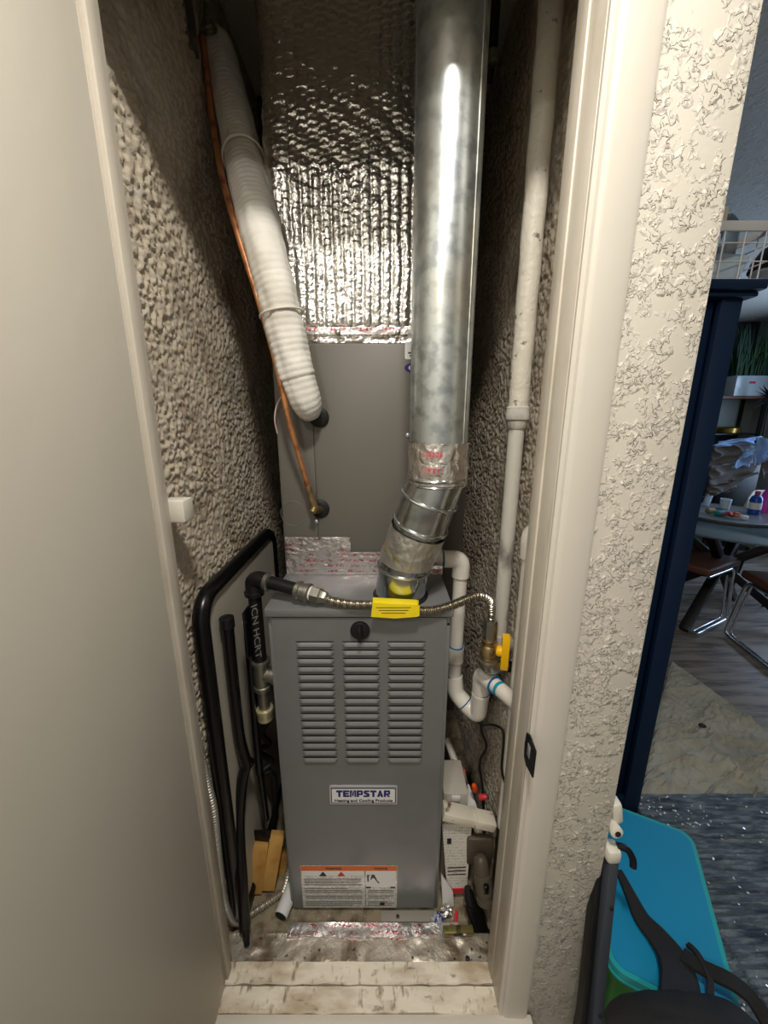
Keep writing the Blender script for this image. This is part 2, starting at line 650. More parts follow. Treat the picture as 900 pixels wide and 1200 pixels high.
# hall wall with the door opening
meta(box('wall_front_right', M_WALL, None, (OR_ + 0.02, XE), (YW, 0.715), (FL, CEIL), 0.006), kind='structure')
meta(box('wall_front_left', M_WALL, None, (-1.7, XL - 0.0), (YW, 0.713), (FL, CEIL)), kind='structure')
meta(box('wall_front_header', M_WALL, None, (XL, OR_ + 0.02), (YW, 0.72), (HEAD + 0.02, CEIL)), kind='structure')
meta(box('ceiling', M_CEIL, None, (-1.7, 4.6), (-1.7, 5.2), (CEIL, CEIL + 0.06)), kind='structure')
meta(box('wall_behind', M_CEIL, None, (-1.7, 4.6), (-1.76, -1.7), (FL, CEIL)), kind='structure')
meta(box('wall_hall', M_CEIL, None, (-1.76, -1.7), (-1.7, YW), (FL, CEIL)), kind='structure')

# jambs and stops
tr = box('trim_1', M_JAMB, None, (OR_, OR_ + 0.02), (YW - 0.002, 0.706), (0.0, HEAD + 0.02), 0.0015)
meta(tr, 'right door jamb painted warm grey', kind='structure')
box('door_stop', M_JAMB, tr, (OR_ - 0.003, OR_ + 0.002), (0.668, 0.7065), (0.05, HEAD), 0.002)
tl = box('trim_2', M_JAMB, None, (XL + 0.004, OL), (0.662, 0.713), (0.0, HEAD + 0.02), 0.0015)
meta(tl, 'left door jamb painted warm grey', kind='structure')
box('door_stop', M_JAMB, tl, (OL - 0.002, OL + 0.008), (0.668, 0.692), (0.05, HEAD), 0.002)
th = box('trim_3', M_JAMB, None, (XL + 0.004, OR_ + 0.02), (YW - 0.002, 0.720), (HEAD, HEAD + 0.02), 0.0015)
meta(th, 'head jamb above the closet opening', kind='structure')
# casing on the right: moulded profile
prof = [(0.0, 0.0), (0.0, 0.008), (0.005, 0.012), (0.010, 0.0115), (0.013, 0.014), (0.020, 0.0155), (0.060, 0.0165), (0.066, 0.014), (0.068, 0.0)]
mb = MB()
mb.prism([(a, b) for a, b in prof], HEAD + 0.09 - FL, (OR_ + 0.001, YW, FL), (1, 0, 0), (0, -1, 0))
ob = mb.build('trim_4', M_TRIM)
# prism extrudes along -Z here; move up
for v in ob.data.vertices:
    if v.co.z < FL - 0.001:
        v.co.z = FL + (FL - v.co.z)
bm = bmesh.new(); bm.from_mesh(ob.data); bmesh.ops.recalc_face_normals(bm, faces=bm.faces[:]); bm.to_mesh(ob.data); bm.free()
meta(ob, 'painted casing board right of the closet opening', kind='structure')
meta(box('trim_5', M_TRIM, None, (XL, OR_ + 0.075), (YW - 0.016, YW), (HEAD + 0.008, HEAD + 0.075), 0.004), kind='structure')

# strike plate on the right jamb
c = PX(622, 884, OR_)
sp = thing('strike_plate', 'small black metal strike plate on the right door jamb', 'strike plate', (OR_, c.y, c.z - 0.035))
pl = [(-0.014, -0.03), (0.008, -0.036), (0.017, -0.028), (0.019, 0.0), (0.017, 0.028), (0.008, 0.036), (-0.014, 0.03)]
pl = [(-a * 1.45 - 0.002, b) for a, b in reversed(pl)]
MB().prism(pl, 0.0025, (OR_ - 0.0002, c.y - 0.004, c.z), (0, -1, 0), (0, 0, 1)).build('plate', M_BLACK, sp)
MB().box((OR_ - 0.0030, c.y + 0.004, c.z + 0.004), (0.0012, 0.012, 0.026), 0.0005).build('latch_hole', M_SILV, sp)
for dz in (-0.024, 0.026):
    MB().lathe((OR_ - 0.0022, c.y + 0.002, c.z + dz), (-1, 0, 0), [(0, 0.0035), (0.001, 0.0035), (0.0015, 0.002)], 10).build('screw', M_BLACK, sp)

# white plastic block on the left jamb
lat = thing('door_catch', 'white plastic magnetic catch block on the left door jamb', 'catch', (OL + 0.02, 0.735, 1.41))
c0 = P(207, 597, 0.735)
MB().box((OL + 0.004, 0.7335, c0.z), (0.046, 0.040, 0.044), 0.004).build('housing', M_WHITE, lat)
MB().lathe((OL - 0.02, 0.745, c0.z - 0.032), (1, -0.6, 0), [(0, 0.004), (0.004, 0.004), (0.005, 0.002)], 10).build('screw', M_SILV, lat)

# door leaf swung open toward the hall
dr = box('door_1', M_DOOR, None, (OL - 0.032, OL + 0.004), (-0.06, 0.655), (0.0, HEAD - 0.005), 0.002)
meta(dr, 'painted flat door leaf swung open at the left', kind='structure')
for zc in (0.25, 1.05, 1.85):
    MB().lathe((OL - 0.012, 0.6585, zc), (0, 0, 1), [(-0.045, 0.003), (-0.044, 0.0035), (0.044, 0.0035), (0.045, 0.003)], 10).build('hinge', M_JAMB, dr)

# sill boards and closet floor
flc = box('floor_closet', M_CFLOOR, None, (XL - 0.02, XR + 0.02), (0.70, YB), (-0.05, 0.0))
meta(flc, kind='structure')


def rough_slab(name, m, x, y, z, seed, amp=0.0015, edge=0.002, bev=0.004, parent=None):
    """a board whose top is slightly uneven"""
    nx, ny = 120, 14
    xs = np.linspace(x[0], x[1], nx); ys = np.linspace(y[0], y[1], ny)
    Xg, Yg = np.meshgrid(xs, ys, indexing='ij')
    Zg = z[1] + amp * (vnoise(Xg / 0.03, Yg / 0.02, seed) - 0.5) * 2
    Yg = Yg.copy()
    Yg[:, 0] += edge * (vnoise(Xg[:, 0] / 0.03, Xg[:, 0] * 0, seed + 1) - 0.5) * 2
    # front and back skirts
    Xg = np.concatenate([Xg[:, :1], Xg[:, :1], Xg, Xg[:, -1:]], 1)
    Yf = Yg[:, :1]
    Yg2 = np.concatenate([Yf - 0.0, Yf - 0.0005, Yg, Yg[:, -1:]], 1)
    Zg2 = np.concatenate([np.full_like(Yf, z[0]), Zg[:, :1] - bev, Zg, np.full_like(Yf, z[0])], 1)
    Yg2[:, 2] += bev * 0.7
    me = grid_mesh(name, Xg, Yg2, Zg2)
    return link(name, me, m, parent)


s1 = rough_slab('trim_6', M_SILL, (OL - 0.005, OR_ + 0.012), (0.612, 0.656), (-0.02, 0.050), 3)
meta(s1, 'dirty cream sill board at the front of the opening', kind='structure')
s2 = rough_slab('trim_7', M_SILL, (OL - 0.005, OR_ + 0.012), (0.663, 0.703), (-0.02, 0.047), 8, amp=0.002)
meta(s2, 'worn cream sill board behind the front one', kind='structure')
s3 = rough_slab('trim_8', M_SILLF, (XL + 0.01, XR - 0.01), (0.704, 0.770), (-0.02, 0.030), 15, amp=0.003)
meta(s3, 'grimy plywood strip in front of the furnace', kind='structure')
box('gap_filler', M_DARKWALL, s1, (OL, OR_), (0.650, 0.668), (-0.02, 0.034))
meta(box('trim_9', M_TRIM, None, (OL - 0.04, OR_ + 0.08), (0.590, 0.612), (FL, 0.044), 0.003), 'painted riser board below the closet sill', kind='structure')

# red and silver foil tape laid over the plywood edge
tp = rough_slab('foil_tape_strip', M_TAPEP, (-0.275, 0.215), (0.758, 0.792), (0.0, 0.0335), 23, amp=0.003, edge=0.003)
meta(tp, 'crinkled silver and red foil tape strip on the closet floor edge', 'tape')

# ================================================================== FURNACE
FX0, FX1, FY0, FY1, FZ = -0.282, 0.1625, 0.834, 1.57, 1.016
fur = thing('furnace', 'grey upright gas furnace with louvred front door', 'furnace', (-0.06, 1.2, 0))
mb = MB()
t_ = 0.012
mb.box((FX0 + t_ / 2, (FY0 + 0.008 + FY1) / 2, 0.5), (t_, FY1 - FY0 - 0.008, 0.99), 0.002)
mb.box((FX1 - t_ / 2, (FY0 + 0.008 + FY1) / 2, 0.5), (t_, FY1 - FY0 - 0.008, 0.99), 0.002)
mb.box(((FX0 + FX1) / 2, FY1 - 0.006, 0.5), (FX1 - FX0 - 0.02, 0.012, 0.99), 0.002)
mb.box(((FX0 + FX1) / 2, (FY0 + FY1) / 2, 0.011), (FX1 - FX0 - 0.02, FY1 - FY0 - 0.02, 0.012), 0.002)
mb.build('cabinet_shell', M_STEEL, fur)
# top cap with folded lip
lipb = FZ - 0.021
box('top_cap', M_STEEL, fur, (FX0 - 0.004, FX1 + 0.004), (FY0 - 0.006, FY1 + 0.002), (lipb, FZ), 0.003)
box('dark_slot_backing', M_BLACKP, fur, (FX0 + 0.02, FX1 - 0.02), (FY0 + 0.05, FY0 + 0.06), (0.03, 0.99))  # black sheet added behind the slots for the shade inside
# door panel: sheet with real slots
DX0, DX1, DZ0, DZ1 = FX0 + 0.011, FX1 - 0.011, 0.022, lipb - 0.004
yf = FY0


def zrow(py):
    return P(450, py, FY0).z


def xcol(px, py):
    return P(px, py, FY0).x


NR = 16
zt, zb = zrow(753), zrow(888)
zr = [zt + (zb - zt) * i / (NR - 1) for i in range(NR)]
cols = [(xcol(346.5, 753), xcol(391, 753)), (xcol(401, 753), xcol(445, 753)), (xcol(454, 753), xcol(499, 753))]
slot = 0.0034
xe = sorted([DX0, DX1] + [v for c in cols for v in c])
ze = sorted([DZ0, DZ1] + [z for z in zr] + [z + slot for z in zr])
mb = MB()
for i in range(len(xe) - 1):
    for j in range(len(ze) - 1):
        xm = (xe[i] + xe[i + 1]) / 2; zm = (ze[j] + ze[j + 1]) / 2
        if any(c[0] < xm < c[1] for c in cols) and any(z < zm < z + slot for z in zr):
            continue
        mb.add([(xe[i], yf, ze[j]), (xe[i + 1], yf, ze[j]), (xe[i + 1], yf, ze[j + 1]), (xe[i], yf, ze[j + 1])], [(0, 1, 2, 3)])
# folded returns
for (xa, za, xb, zb_) in ((DX0, DZ0, DX1, DZ0), (DX1, DZ0, DX1, DZ1), (DX1, DZ1, DX0, DZ1), (DX0, DZ1, DX0, DZ0)):
    mb.add([(xa, yf, za), (xa, yf + 0.02, za), (xb, yf + 0.02, zb_), (xb, yf, zb_)], [(0, 1, 2, 3)])
me = mb.mesh('door_panel')
bm = bmesh.new(); bm.from_mesh(me); bmesh.ops.remove_doubles(bm, verts=bm.verts[:], dist=1e-5); bm.to_mesh(me); bm.free()
door = link('door_panel', me, M_STEEL, fur, smooth=False)
# louvre hood: proud at the slot, flush at its lower edge
LW = cols[0][1] - cols[0][0]
LH = 0.0150
prof = [(slot * 0.60, -0.0030), (-0.0010, -0.0048), (-0.0045, -0.0068), (-0.0075, -0.0074), (-0.0098, -0.0060), (-0.0112, -0.0030), (-0.0118, 0.0)]
nx = 17
vs_, fs_ = [], []
for i in range(nx):
    u = i / (nx - 1)
    x = (u - 0.5) * LW
    e = min(u, 1 - u) * LW / 0.008
    k = math.sin(min(e, 1.0) * PI / 2)
    for (dz, dy) in prof:
        vs_.append((x, dy * k + 0.0002, dz * (0.55 + 0.45 * k)))
np_ = len(prof)
for i in range(nx - 1):
    for j in range(np_ - 1):
        fs_.append((i * np_ + j, i * np_ + j + 1, (i + 1) * np_ + j + 1, (i + 1) * np_ + j))
lm = bpy.data.meshes.new('louver'); lm.from_pydata(vs_, [], fs_)
bm = bmesh.new(); bm.from_mesh(lm); bmesh.ops.recalc_face_normals(bm, faces=bm.faces[:])
bm.to_mesh(lm); bm.free()
for c in cols:
    for z in zr:
        o = link('louver', lm, M_STEEL, None)
        o.location = ((c[0] + c[1]) / 2, yf, z)
        adopt(o, door)
# black quarter-turn latch knob
kc = P(422, 738, FY0)
kn = lathe('latch_knob', M_BLACKP, fur, (kc.x, FY0, kc.z), (0, -1, 0), [(0, 0.0235), (0.006, 0.0238), (0.009, 0.022), (0.010, 0.018)], 32)
MB().box((kc.x, FY0 - 0.018, kc.z), (0.009, 0.020, 0.040), 0.003).build('grip', M_BLACKP, kn)
# corner screws on the cabinet flanges
for px in (319, 526):
    q = P(px, 733, FY0)
    MB().lathe((q.x, FY0 + 0.008, q.z), (0, -1, 0), [(0, 0.004), (0.002, 0.004), (0.003, 0.002)], 10).build('screw', M_BLACKP, fur)
for (x_, hw) in ((FX0 + 0.006, 0.006), (FX1 - 0.006, 0.006)):
    box('front_flange', M_STEEL, fur, (x_ - hw, x_ + hw), (FY0 + 0.006, FY0 + 0.020), (0.012, lipb - 0.001), 0.002)
# name plate
nc = P(426, 931, FY0)
np1 = P(386.5, 921, FY0); np2 = P(466, 942, FY0)
pw, ph = np2.x - np1.x, np1.z - np2.z
plate = MB().prism(rrect(pw, ph, 0.004), 0.003, (nc.x, FY0 - 0.0, nc.z), (1, 0, 0), (0, 0, 1)).build('name_plate', M_SILV, fur)
MB().prism(rrect(pw * 0.955, ph * 0.84, 0.003), 0.0008, (nc.x, FY0 - 0.003, nc.z), (1, 0, 0), (0, 0, 1)).build('plate_rim', M_INK, plate)
MB().prism(rrect(pw * 0.93, ph * 0.75, 0.002), 0.0008, (nc.x, FY0 - 0.0035, nc.z), (1, 0, 0), (0, 0, 1)).build('plate_face', M_PAPER, plate)
GL = {
    'T': [[(0, .72), (1, .72), (1, 1), (0, 1)], [(.32, 0), (.68, 0), (.68, .73), (.32, .73)]],
    'E': [[(0, 0), (.36, 0), (.36, 1), (0, 1)], [(.35, 0), (1, 0), (1, .26), (.35, .26)], [(.35, .38), (.9, .38), (.9, .62), (.35, .62)], [(.35, .74), (1, .74), (1, 1), (.35, 1)]],
    'M': [[(0, 0), (.28, 0), (.28, 1), (0, 1)], [(.72, 0), (1, 0), (1, 1), (.72, 1)], [(.42, .1), (.58, .1), (.73, 1), (.60, 1), (.5, .55), (.40, 1), (.27, 1)]],
    'P': [[(0, 0), (.36, 0), (.36, 1), (0, 1)], [(.35, .74), (.85, .74), (1, .86), (.9, 1), (.35, 1)], [(.35, .30), (.88, .30), (1, .44), (.8, .54), (.35, .54)], [(.70, .5), (1, .42), (1, .88), (.70, .78)]],
    'S': [[(.02, .70), (.12, .94), (.3, 1), (.95, 1), (.95, .76), (.38, .76), (.38, .70)], [(0, .0), (.75, 0), (.92, .06), (1, .30), (.62, .30), (.6, .25), (0, .25)], [(.02, .71), (.14, .50), (.62, .29), (1, .29), (.90, .52), (.38, .71)]],
    'A': [[(0, 0), (.36, 0), (.64, 1), (.40, 1)], [(.64, 0), (1, 0), (.62, 1), (.40, 1), (.46, .86)], [(.30, .18), (.72, .18), (.66, .36), (.36, .36)]],
    'R': [[(0, 0), (.36, 0), (.36, 1), (0, 1)], [(.35, .74), (.85, .74), (1, .86), (.9, 1), (.35, 1)], [(.35, .34), (.88, .34), (1, .46), (.8, .56), (.35, .56)], [(.70, .5), (1, .44), (1, .88), (.70, .78)], [(.42, .36), (.68, .36), (1, 0), (.64, 0)]],
}
word = 'TEMPSTAR'
tw, thh = pw * 0.80, ph * 0.36
cw = tw / len(word)
mb = MB()
for i, chh in enumerate(word):
    for poly in GL[chh]:
        sgn = sum(poly[k][0] * poly[(k + 1) % len(poly)][1] - poly[(k + 1) % len(poly)][0] * poly[k][1] for k in range(len(poly)))
        pp = poly if sgn > 0 else poly[::-1]
        mb.prism([(-tw / 2 + cw * i + a_ * cw * 0.93, (b2 - 0.5) * thh) for a_, b2 in pp], 0.0006, (nc.x, FY0 - 0.0042, nc.z + ph * 0.13), (1, 0, 0), (0, 0, 1))
mb.build('lettering', M_NAVY, plate, smooth=False)
text('lettering', 'Heating and Cooling Products', 0.0125, M_INK, plate, (nc.x, FY0 - 0.0046, nc.z - ph * 0.26), (1, 0, 0), (0, 0, 1), bold=0.0003, xscale=1.05)
# safety label
a = P(352, 1014, FY0); b_ = P(465, 1063, FY0)
M_PRINT = mat_print('label_small_print', (214, 214, 208), (150, 150, 146), 0.0046, 'Z', 0.55, rough=0.2)
lab = MB().box(((a.x + b_.x) / 2, FY0 - 0.0006, (a.z + b_.z) / 2), (b_.x - a.x, 0.0010, a.z - b_.z)).build('safety_label', M_PRINT, fur)
lw, lh = b_.x - a.x, a.z - b_.z
box('orange_band', M_ORANGE, lab, (a.x + 0.001, b_.x - 0.001), (FY0 - 0.0018, FY0 - 0.0008), (a.z - lh * 0.115, a.z - 0.0005))
yy = (FY0 - 0.0018, FY0 - 0.0009)
box('white_field', M_PAPER, lab, (a.x + lw * 0.01, a.x + lw * 0.655), yy, (a.z - lh * 0.23, a.z - lh * 0.125))
box('white_field', M_PAPER, lab, (a.x + lw * 0.675, a.x + lw * 0.985), yy, (a.z - lh * 0.50, a.z - lh * 0.125))
box('divider', M_INK, lab, (a.x + lw * 0.664, a.x + lw * 0.669), (FY0 - 0.0021, FY0 - 0.0009), (b_.z + lh * 0.03, a.z - lh * 0.12))
for fx in (0.23, 0.42):
    cx, cz = a.x + lw * fx, a.z - lh * 0.185
    MB().prism([(-0.011, -0.008), (0.011, -0.008), (0.004, 0.004), (0.0, 0.009), (-0.005, 0.003)], 0.0006, (cx, FY0 - 0.0018, cz), (1, 0, 0), (0, 0, 1)).build('hazard_mark', M_RED if fx > 0.3 else M_INK, lab)
M_FINE = mat('fine_print', (120, 120, 116), 0.5)
rs_ = np.random.RandomState(3)
for k in range(15):
    zf = 0.30 + 0.045 * k
    if k in (4, 8, 11):
        continue
    xl, xr_ = 0.03 + 0.0 * k, 0.64 - (0.18 * rs_.rand() if k % 3 == 2 else 0.02 * rs_.rand())
    box('print_row', M_FINE, lab, (a.x + lw * xl, a.x + lw * xr_), (FY0 - 0.0016, FY0 - 0.0009), (a.z - lh * (zf + 0.020), a.z - lh * zf))
    if zf > 0.56:
        box('print_row', M_FINE, lab, (a.x + lw * 0.69, a.x + lw * (0.97 - 0.1 * rs_.rand())), (FY0 - 0.0016, FY0 - 0.0009), (a.z - lh * (zf + 0.018), a.z - lh * zf))
text('lettering', 'WARNING', 0.0095, M_INK, lab, (a.x + lw * 0.34, FY0 - 0.0022, a.z - lh * 0.06), (1, 0, 0), (0, 0, 1), bold=0.0002)
text('lettering', 'WARNING', 0.0080, M_INK, lab, (a.x + lw * 0.83, FY0 - 0.0022, a.z - lh * 0.06), (1, 0, 0), (0, 0, 1), bold=0.0002)
mbx = MB()
mbx.prism([(0, 0), (0.004, 0), (0.004, 0.022), (0.007, 0.022), (0.007, 0.026), (-0.001, 0.026)], 0.0006, (a.x + lw * 0.69, FY0 - 0.0020, a.z - lh * 0.36), (1, 0, 0), (0, 0, 1))
mbx.prism([(0, 0), (0.008, 0.010), (0.012, 0.008), (0.022, -0.010), (0.028, -0.012), (0.020, 0.000), (0.012, 0.022), (0.004, 0.022)], 0.0006, (a.x + lw * 0.72, FY0 - 0.0020, a.z - lh * 0.33), (1, 0, 0), (0, 0, 1))
mbx.build('diagram', M_INK, lab)
for fx in (0.70, 0.955):
    box('black_bar', M_INK, lab, (a.x + lw * (fx - 0.026), a.x + lw * (fx + 0.026)), (FY0 - 0.0022, FY0 - 0.001), (a.z - lh * 0.52, a.z - lh * 0.485))
box('black_mark', M_INK, lab, (a.x + lw * 0.82, a.x + lw * 0.87), (FY0 - 0.0020, FY0 - 0.001), (b_.z + lh * 0.06, b_.z + lh * 0.13))

# ================================================================== COIL CABINET
CX0, CX1, CY0, CY1, CZ1 = -0.285, 0.170, 1.037, 1.57, 1.640
coil = thing('coil_cabinet', 'taller grey evaporator coil cabinet standing on the furnace', 'coil cabinet', (-0.06, 1.3, FZ))
box('cabinet_body', M_COIL, coil, (CX0, CX1), (CY0 + 0.004, CY1), (FZ + 0.001, CZ1), 0.003)
sx = P(370, 560, CY0).x
box('access_panel', M_COIL, coil, (sx + 0.001, CX1 - 0.003), (CY0, CY0 + 0.008), (FZ + 0.004, CZ1 - 0.004), 0.002)
box('side_panel', M_COIL, coil, (CX0 + 0.004, sx - 0.001), (CY0, CY0 + 0.008), (FZ + 0.004, CZ1 - 0.004), 0.002)
# knockout ring
kq = P(344, 602, CY0)
MB().tube([(kq.x + 0.035 * math.cos(t), CY0 - 0.0002, kq.z + 0.035 * math.sin(t)) for t in np.linspace(0.2, 2 * PI - 0.5, 40)], 0.0009, 6).build('knockout', M_COIL, coil)
# grommets
for (px, py, r) in ((374, 489, 0.026), (375, 596, 0.026)):
    q = P(px, py, CY0)
    lathe('grommet', M_RUB, coil, (q.x, CY0, q.z), (0, -1, 0), [(0, r), (0.004, r), (0.007, r * 0.85), (0.008, r * 0.5)], 28)
for (px, py) in ((371, 611), (478, 510)):
    q = P(px, py, CY0)
    lathe('screw', M_SILV, coil, (q.x, CY0, q.z), (0, -1, 0), [(0, 0.0055), (0.003, 0.0055), (0.0045, 0.003)], 12)
# stickers at the upper right, half behind the flue
q = P(481, 411, CY0)
st = MB().prism(rrect(0.052, 0.041, 0.005), 0.0006, (q.x + 0.012, CY0 - 0.0004, q.z), (1, 0, 0), (0, 0, 1)).build('caution_sticker', M_PAPER, coil)
MB().prism([(-0.006, -0.005), (0.006, -0.005), (0, 0.006)], 0.0004, (q.x + 0.005, CY0 - 0.0010, q.z + 0.009), (1, 0, 0), (0, 0, 1)).build('triangle', M_YEL, st)
for k in range(2):
    box('print_line', M_INK, st, (q.x - 0.006 + k * 0.004, q.x + 0.03), (CY0 - 0.0014, CY0 - 0.0008), (q.z - 0.007 - k * 0.007, q.z - 0.0035 - k * 0.007))
q = P(485, 431, CY0)
ell = [(0.034 * math.cos(t), 0.0135 * math.sin(t)) for t in np.linspace(0, 2 * PI, 32, endpoint=False)]
st = MB().prism(ell, 0.0006, (q.x + 0.010, CY0 - 0.0004, q.z), (1, 0, 0), (0, 0, 1)).build('oval_sticker', M_NAVY, coil)
MB().prism([(a_ * 0.78, b2 * 0.82) for a_, b2 in ell], 0.0005, (q.x + 0.013, CY0 - 0.0010, q.z), (1, 0, 0), (0, 0, 1)).build('oval_face', M_PAPER, st)
text('lettering', 'H', 0.017, M_NAVY, st, (q.x - 0.004, CY0 - 0.0018, q.z), (1, 0, 0), (0, 0, 1), bold=0.0005)

# foil tape along the coil bottom and top (crumpled sheets)


def tape_sheet(name, m, parent, x, y, z, seed, amp=0.002, nx=60, nz=30, fold=False):
    xs = np.linspace(x[0], x[1], nx); zs = np.linspace(z[0], z[1], nz)
    Xg, Zg = np.meshgrid(xs, zs, indexing='ij')
    h = amp * (vnoise(Xg / 0.014, Zg / 0.009, seed) + 0.5 * vnoise(Xg / 0.005, Zg / 0.005, seed + 1))
    Yg = y - h
    me = grid_mesh(name, Xg, Yg, Zg)
    return link(name, me, m, parent, auto=False)


zq = P(400, 629, CY0).z
tape_sheet('foil_tape', M_TAPEP, coil, (P(335, 640, CY0).x, P(411, 640, CY0).x), CY0 - 0.002, (FZ + 0.022, zq), 5)
tape_sheet('foil_tape', M_TAPEP, coil, (P(335, 640, CY0).x, CX1 - 0.002), CY0 - 0.0035, (FZ + 0.001, P(400, 646, CY0).z), 9, 0.003)
tape_sheet('foil_tape', M_TAPEP, coil, (P(352, 390, CY0).x, CX1), CY0 - 0.001, (P(400, 392, CY0).z, P(400, 383.5, CY0).z), 19, 0.0015)
for px in (396, 466):
    q = P(px, 390, CY0)
    lathe('screw', M_IRON, coil, (q.x, CY0 - 0.001, q.z), (0, -1, 0), [(0, 0.007), (0.004, 0.007), (0.006, 0.004)], 12)

# ================================================================== FOIL WRAPPED DUCT
duct = thing('supply_duct', 'supply air duct wrapped in crinkled shiny foil insulation', 'duct', (-0.05, 1.3, CZ1))
X0d, X1d, Z0d, Z1d = -0.270, 0.168, CZ1 + 0.001, CEIL
per = []   # perimeter of the wrap, rounded corners, from back left over the front to back right
r_ = 0.03
Yd = 1.052
pts2 = [(X0d, 1.55)] + [(X0d, y) for y in np.arange(1.50, Yd + r_, -0.012)]
pts2 += [(X0d + r_ - r_ * math.cos(t), Yd + r_ - r_ * math.sin(t)) for t in np.linspace(0, PI / 2, 9)]
pts2 += [(x, Yd) for x in np.arange(X0d + r_ + 0.0035, X1d - r_, 0.0035)]
pts2 += [(X1d - r_ + r_ * math.sin(t), Yd + r_ - r_ * math.cos(t)) for t in np.linspace(0, PI / 2, 9)]
pts2 += [(X1d, y) for y in np.arange(Yd + r_ + 0.012, 1.55, 0.012)]
pts2 = np.array(pts2)
d = np.diff(pts2, axis=0); s = np.concatenate([[0], np.cumsum(np.hypot(d[:, 0], d[:, 1]))])
tg = np.gradient(pts2, axis=0); tg /= np.linalg.norm(tg, axis=1)[:, None]
nrm = np.stack([tg[:, 1], -tg[:, 0]], 1)
zs = np.arange(Z0d, Z1d, 0.0035)
S, Zg = np.meshgrid(s, zs, indexing='ij')
warp = vnoise(S / 0.05, Zg / 0.09, 71) * 0.010
ph_ = (S + warp * 0.6) / 0.0235
pleat = np.abs(np.sin(PI * ph_)) ** 0.55
low = sstep(2.10, 1.95, Zg)
cells = np.abs(np.sin(PI * (Zg / 0.0135 + np.floor(ph_) * 0.5 + 0.35 * vnoise(S / 0.02, Zg / 0.02, 77)))) ** 0.7
diag = np.abs(np.sin(PI * ((S * 0.75 + Zg) / 0.055 + 0.5 * vnoise(S / 0.08, Zg / 0.08, 78)))) * sstep(1.95, 2.02, Zg) * sstep(2.25, 2.12, Zg)
cr = vnoise(S / 0.009, Zg / 0.0075, 73) * 0.6 + vnoise(S / 0.005, Zg / 0.004, 74) * 0.4
h = 0.0042 * pleat * (0.40 + 0.60 * low) + 0.0026 * cr + 0.0026 * cells * (1 - 0.55 * low) + 0.0025 * diag + 0.010 * vnoise(S / 0.12, Zg / 0.2, 75)
flat_end = sstep(Z0d + 0.008, Z0d + 0.05, Zg)
h = h * (0.35 + 0.65 * flat_end) - 0.006 * (1 - flat_end)
Xg = pts2[:, 0][:, None] + nrm[:, 0][:, None] * h
Yg = pts2[:, 1][:, None] + nrm[:, 1][:, None] * h
Zw = Zg + 0.0 * h
link('foil_wrap', grid_mesh('foil_wrap', Xg, Yg, Zw), M_FOIL, duct, auto=False)
tape_sheet('foil_tape', M_TAPE, duct, (X0d + 0.02, X1d), Yd - 0.004, (Z0d + 0.0, Z0d + 0.042), 29, 0.006)

# ================================================================== FLUE
flue = thing('flue_pipe', 'thick galvanised round flue pipe rising from the furnace top', 'flue pipe', (0.04, 0.906, FZ))
R5 = 0.0625
FYc, FXc = 0.848, 0.1185
zj = P(514, 520, FYc).z
top_pts = [(FXc, FYc, zj - 0.05), (FXc, FYc, CEIL)]
lathe('upper_pipe', M_GALV, flue, (FXc, FYc, zj - 0.035), (0, 0, 1), [(0, R5), (CEIL - zj + 0.035, R5 + 0.0005)], 64)
# lock seam
tube('lock_seam', M_GALV, flue, [(FXc + R5 * math.cos(-0.75), FYc + R5 * math.sin(-0.75), zj - 0.03), (FXc + R5 * math.cos(-0.75), FYc + R5 * math.sin(-0.75), CEIL)], 0.0022, 8)
# foil tape band
bands = []
seg = 64
nz = 16
zs = np.linspace(P(514, 565, FYc).z, zj + 0.004, nz)
A, Zg = np.meshgrid(np.linspace(0, 2 * PI, seg + 1), zs, indexing='ij')
rr = R5 + 0.0012 + 0.0035 * vnoise(A * 8, Zg / 0.012, 91)
rr = rr * 1.0
link('foil_tape_band', grid_mesh('foil_tape_band', FXc + rr * np.cos(A), FYc + rr * np.sin(A), Zg), M_TAPE, flue, auto=False)
# elbow gores: centres along the sweep from the vertical pipe to the collar
E = [Vector((FXc, FYc, P(512, 560, FYc).z)), P(503, 584, 0.853), P(493, 613, 0.866), P(473, 664, 0.893), Vector((0.042, 0.906, FZ + 0.004))]
dirs = [Vector((0, 0, -1)), (E[2] - E[0]).normalized(), (E[3] - E[1]).normalized(), (Vector((0, 0, -1)) + (E[3] - E[2]).normalized() * 0.6).normalized(), Vector((0, 0, -1))]


def gore(name, c0, d0, c1, d1, r0, r1, m, parent, bead=True, n=6, crumple=0.0):
    seg = 56
    vs_, fs_ = [], []
    ref = Vector((0, -1, 0))
    for i in range(n + 1):
        t = i / n
        c = c0.lerp(c1, t); d = d0.lerp(d1, t).normalized()
        u = (ref - d * ref.dot(d)).normalized(); v = d.cross(u)
        r = r0 + (r1 - r0) * t
        for k in range(seg):
            a = 2 * PI * k / seg
            rr = r + crumple * (random.random())
            vs_.append(c + (u * math.cos(a) + v * math.sin(a)) * rr)
    for i in range(n):
        for k in range(seg):
            k2 = (k + 1) % seg
            fs_.append((i * seg + k, i * seg + k2, (i + 1) * seg + k2, (i + 1) * seg + k))
    o = MB().add(vs_, fs_).build(name, m, parent)
    return o


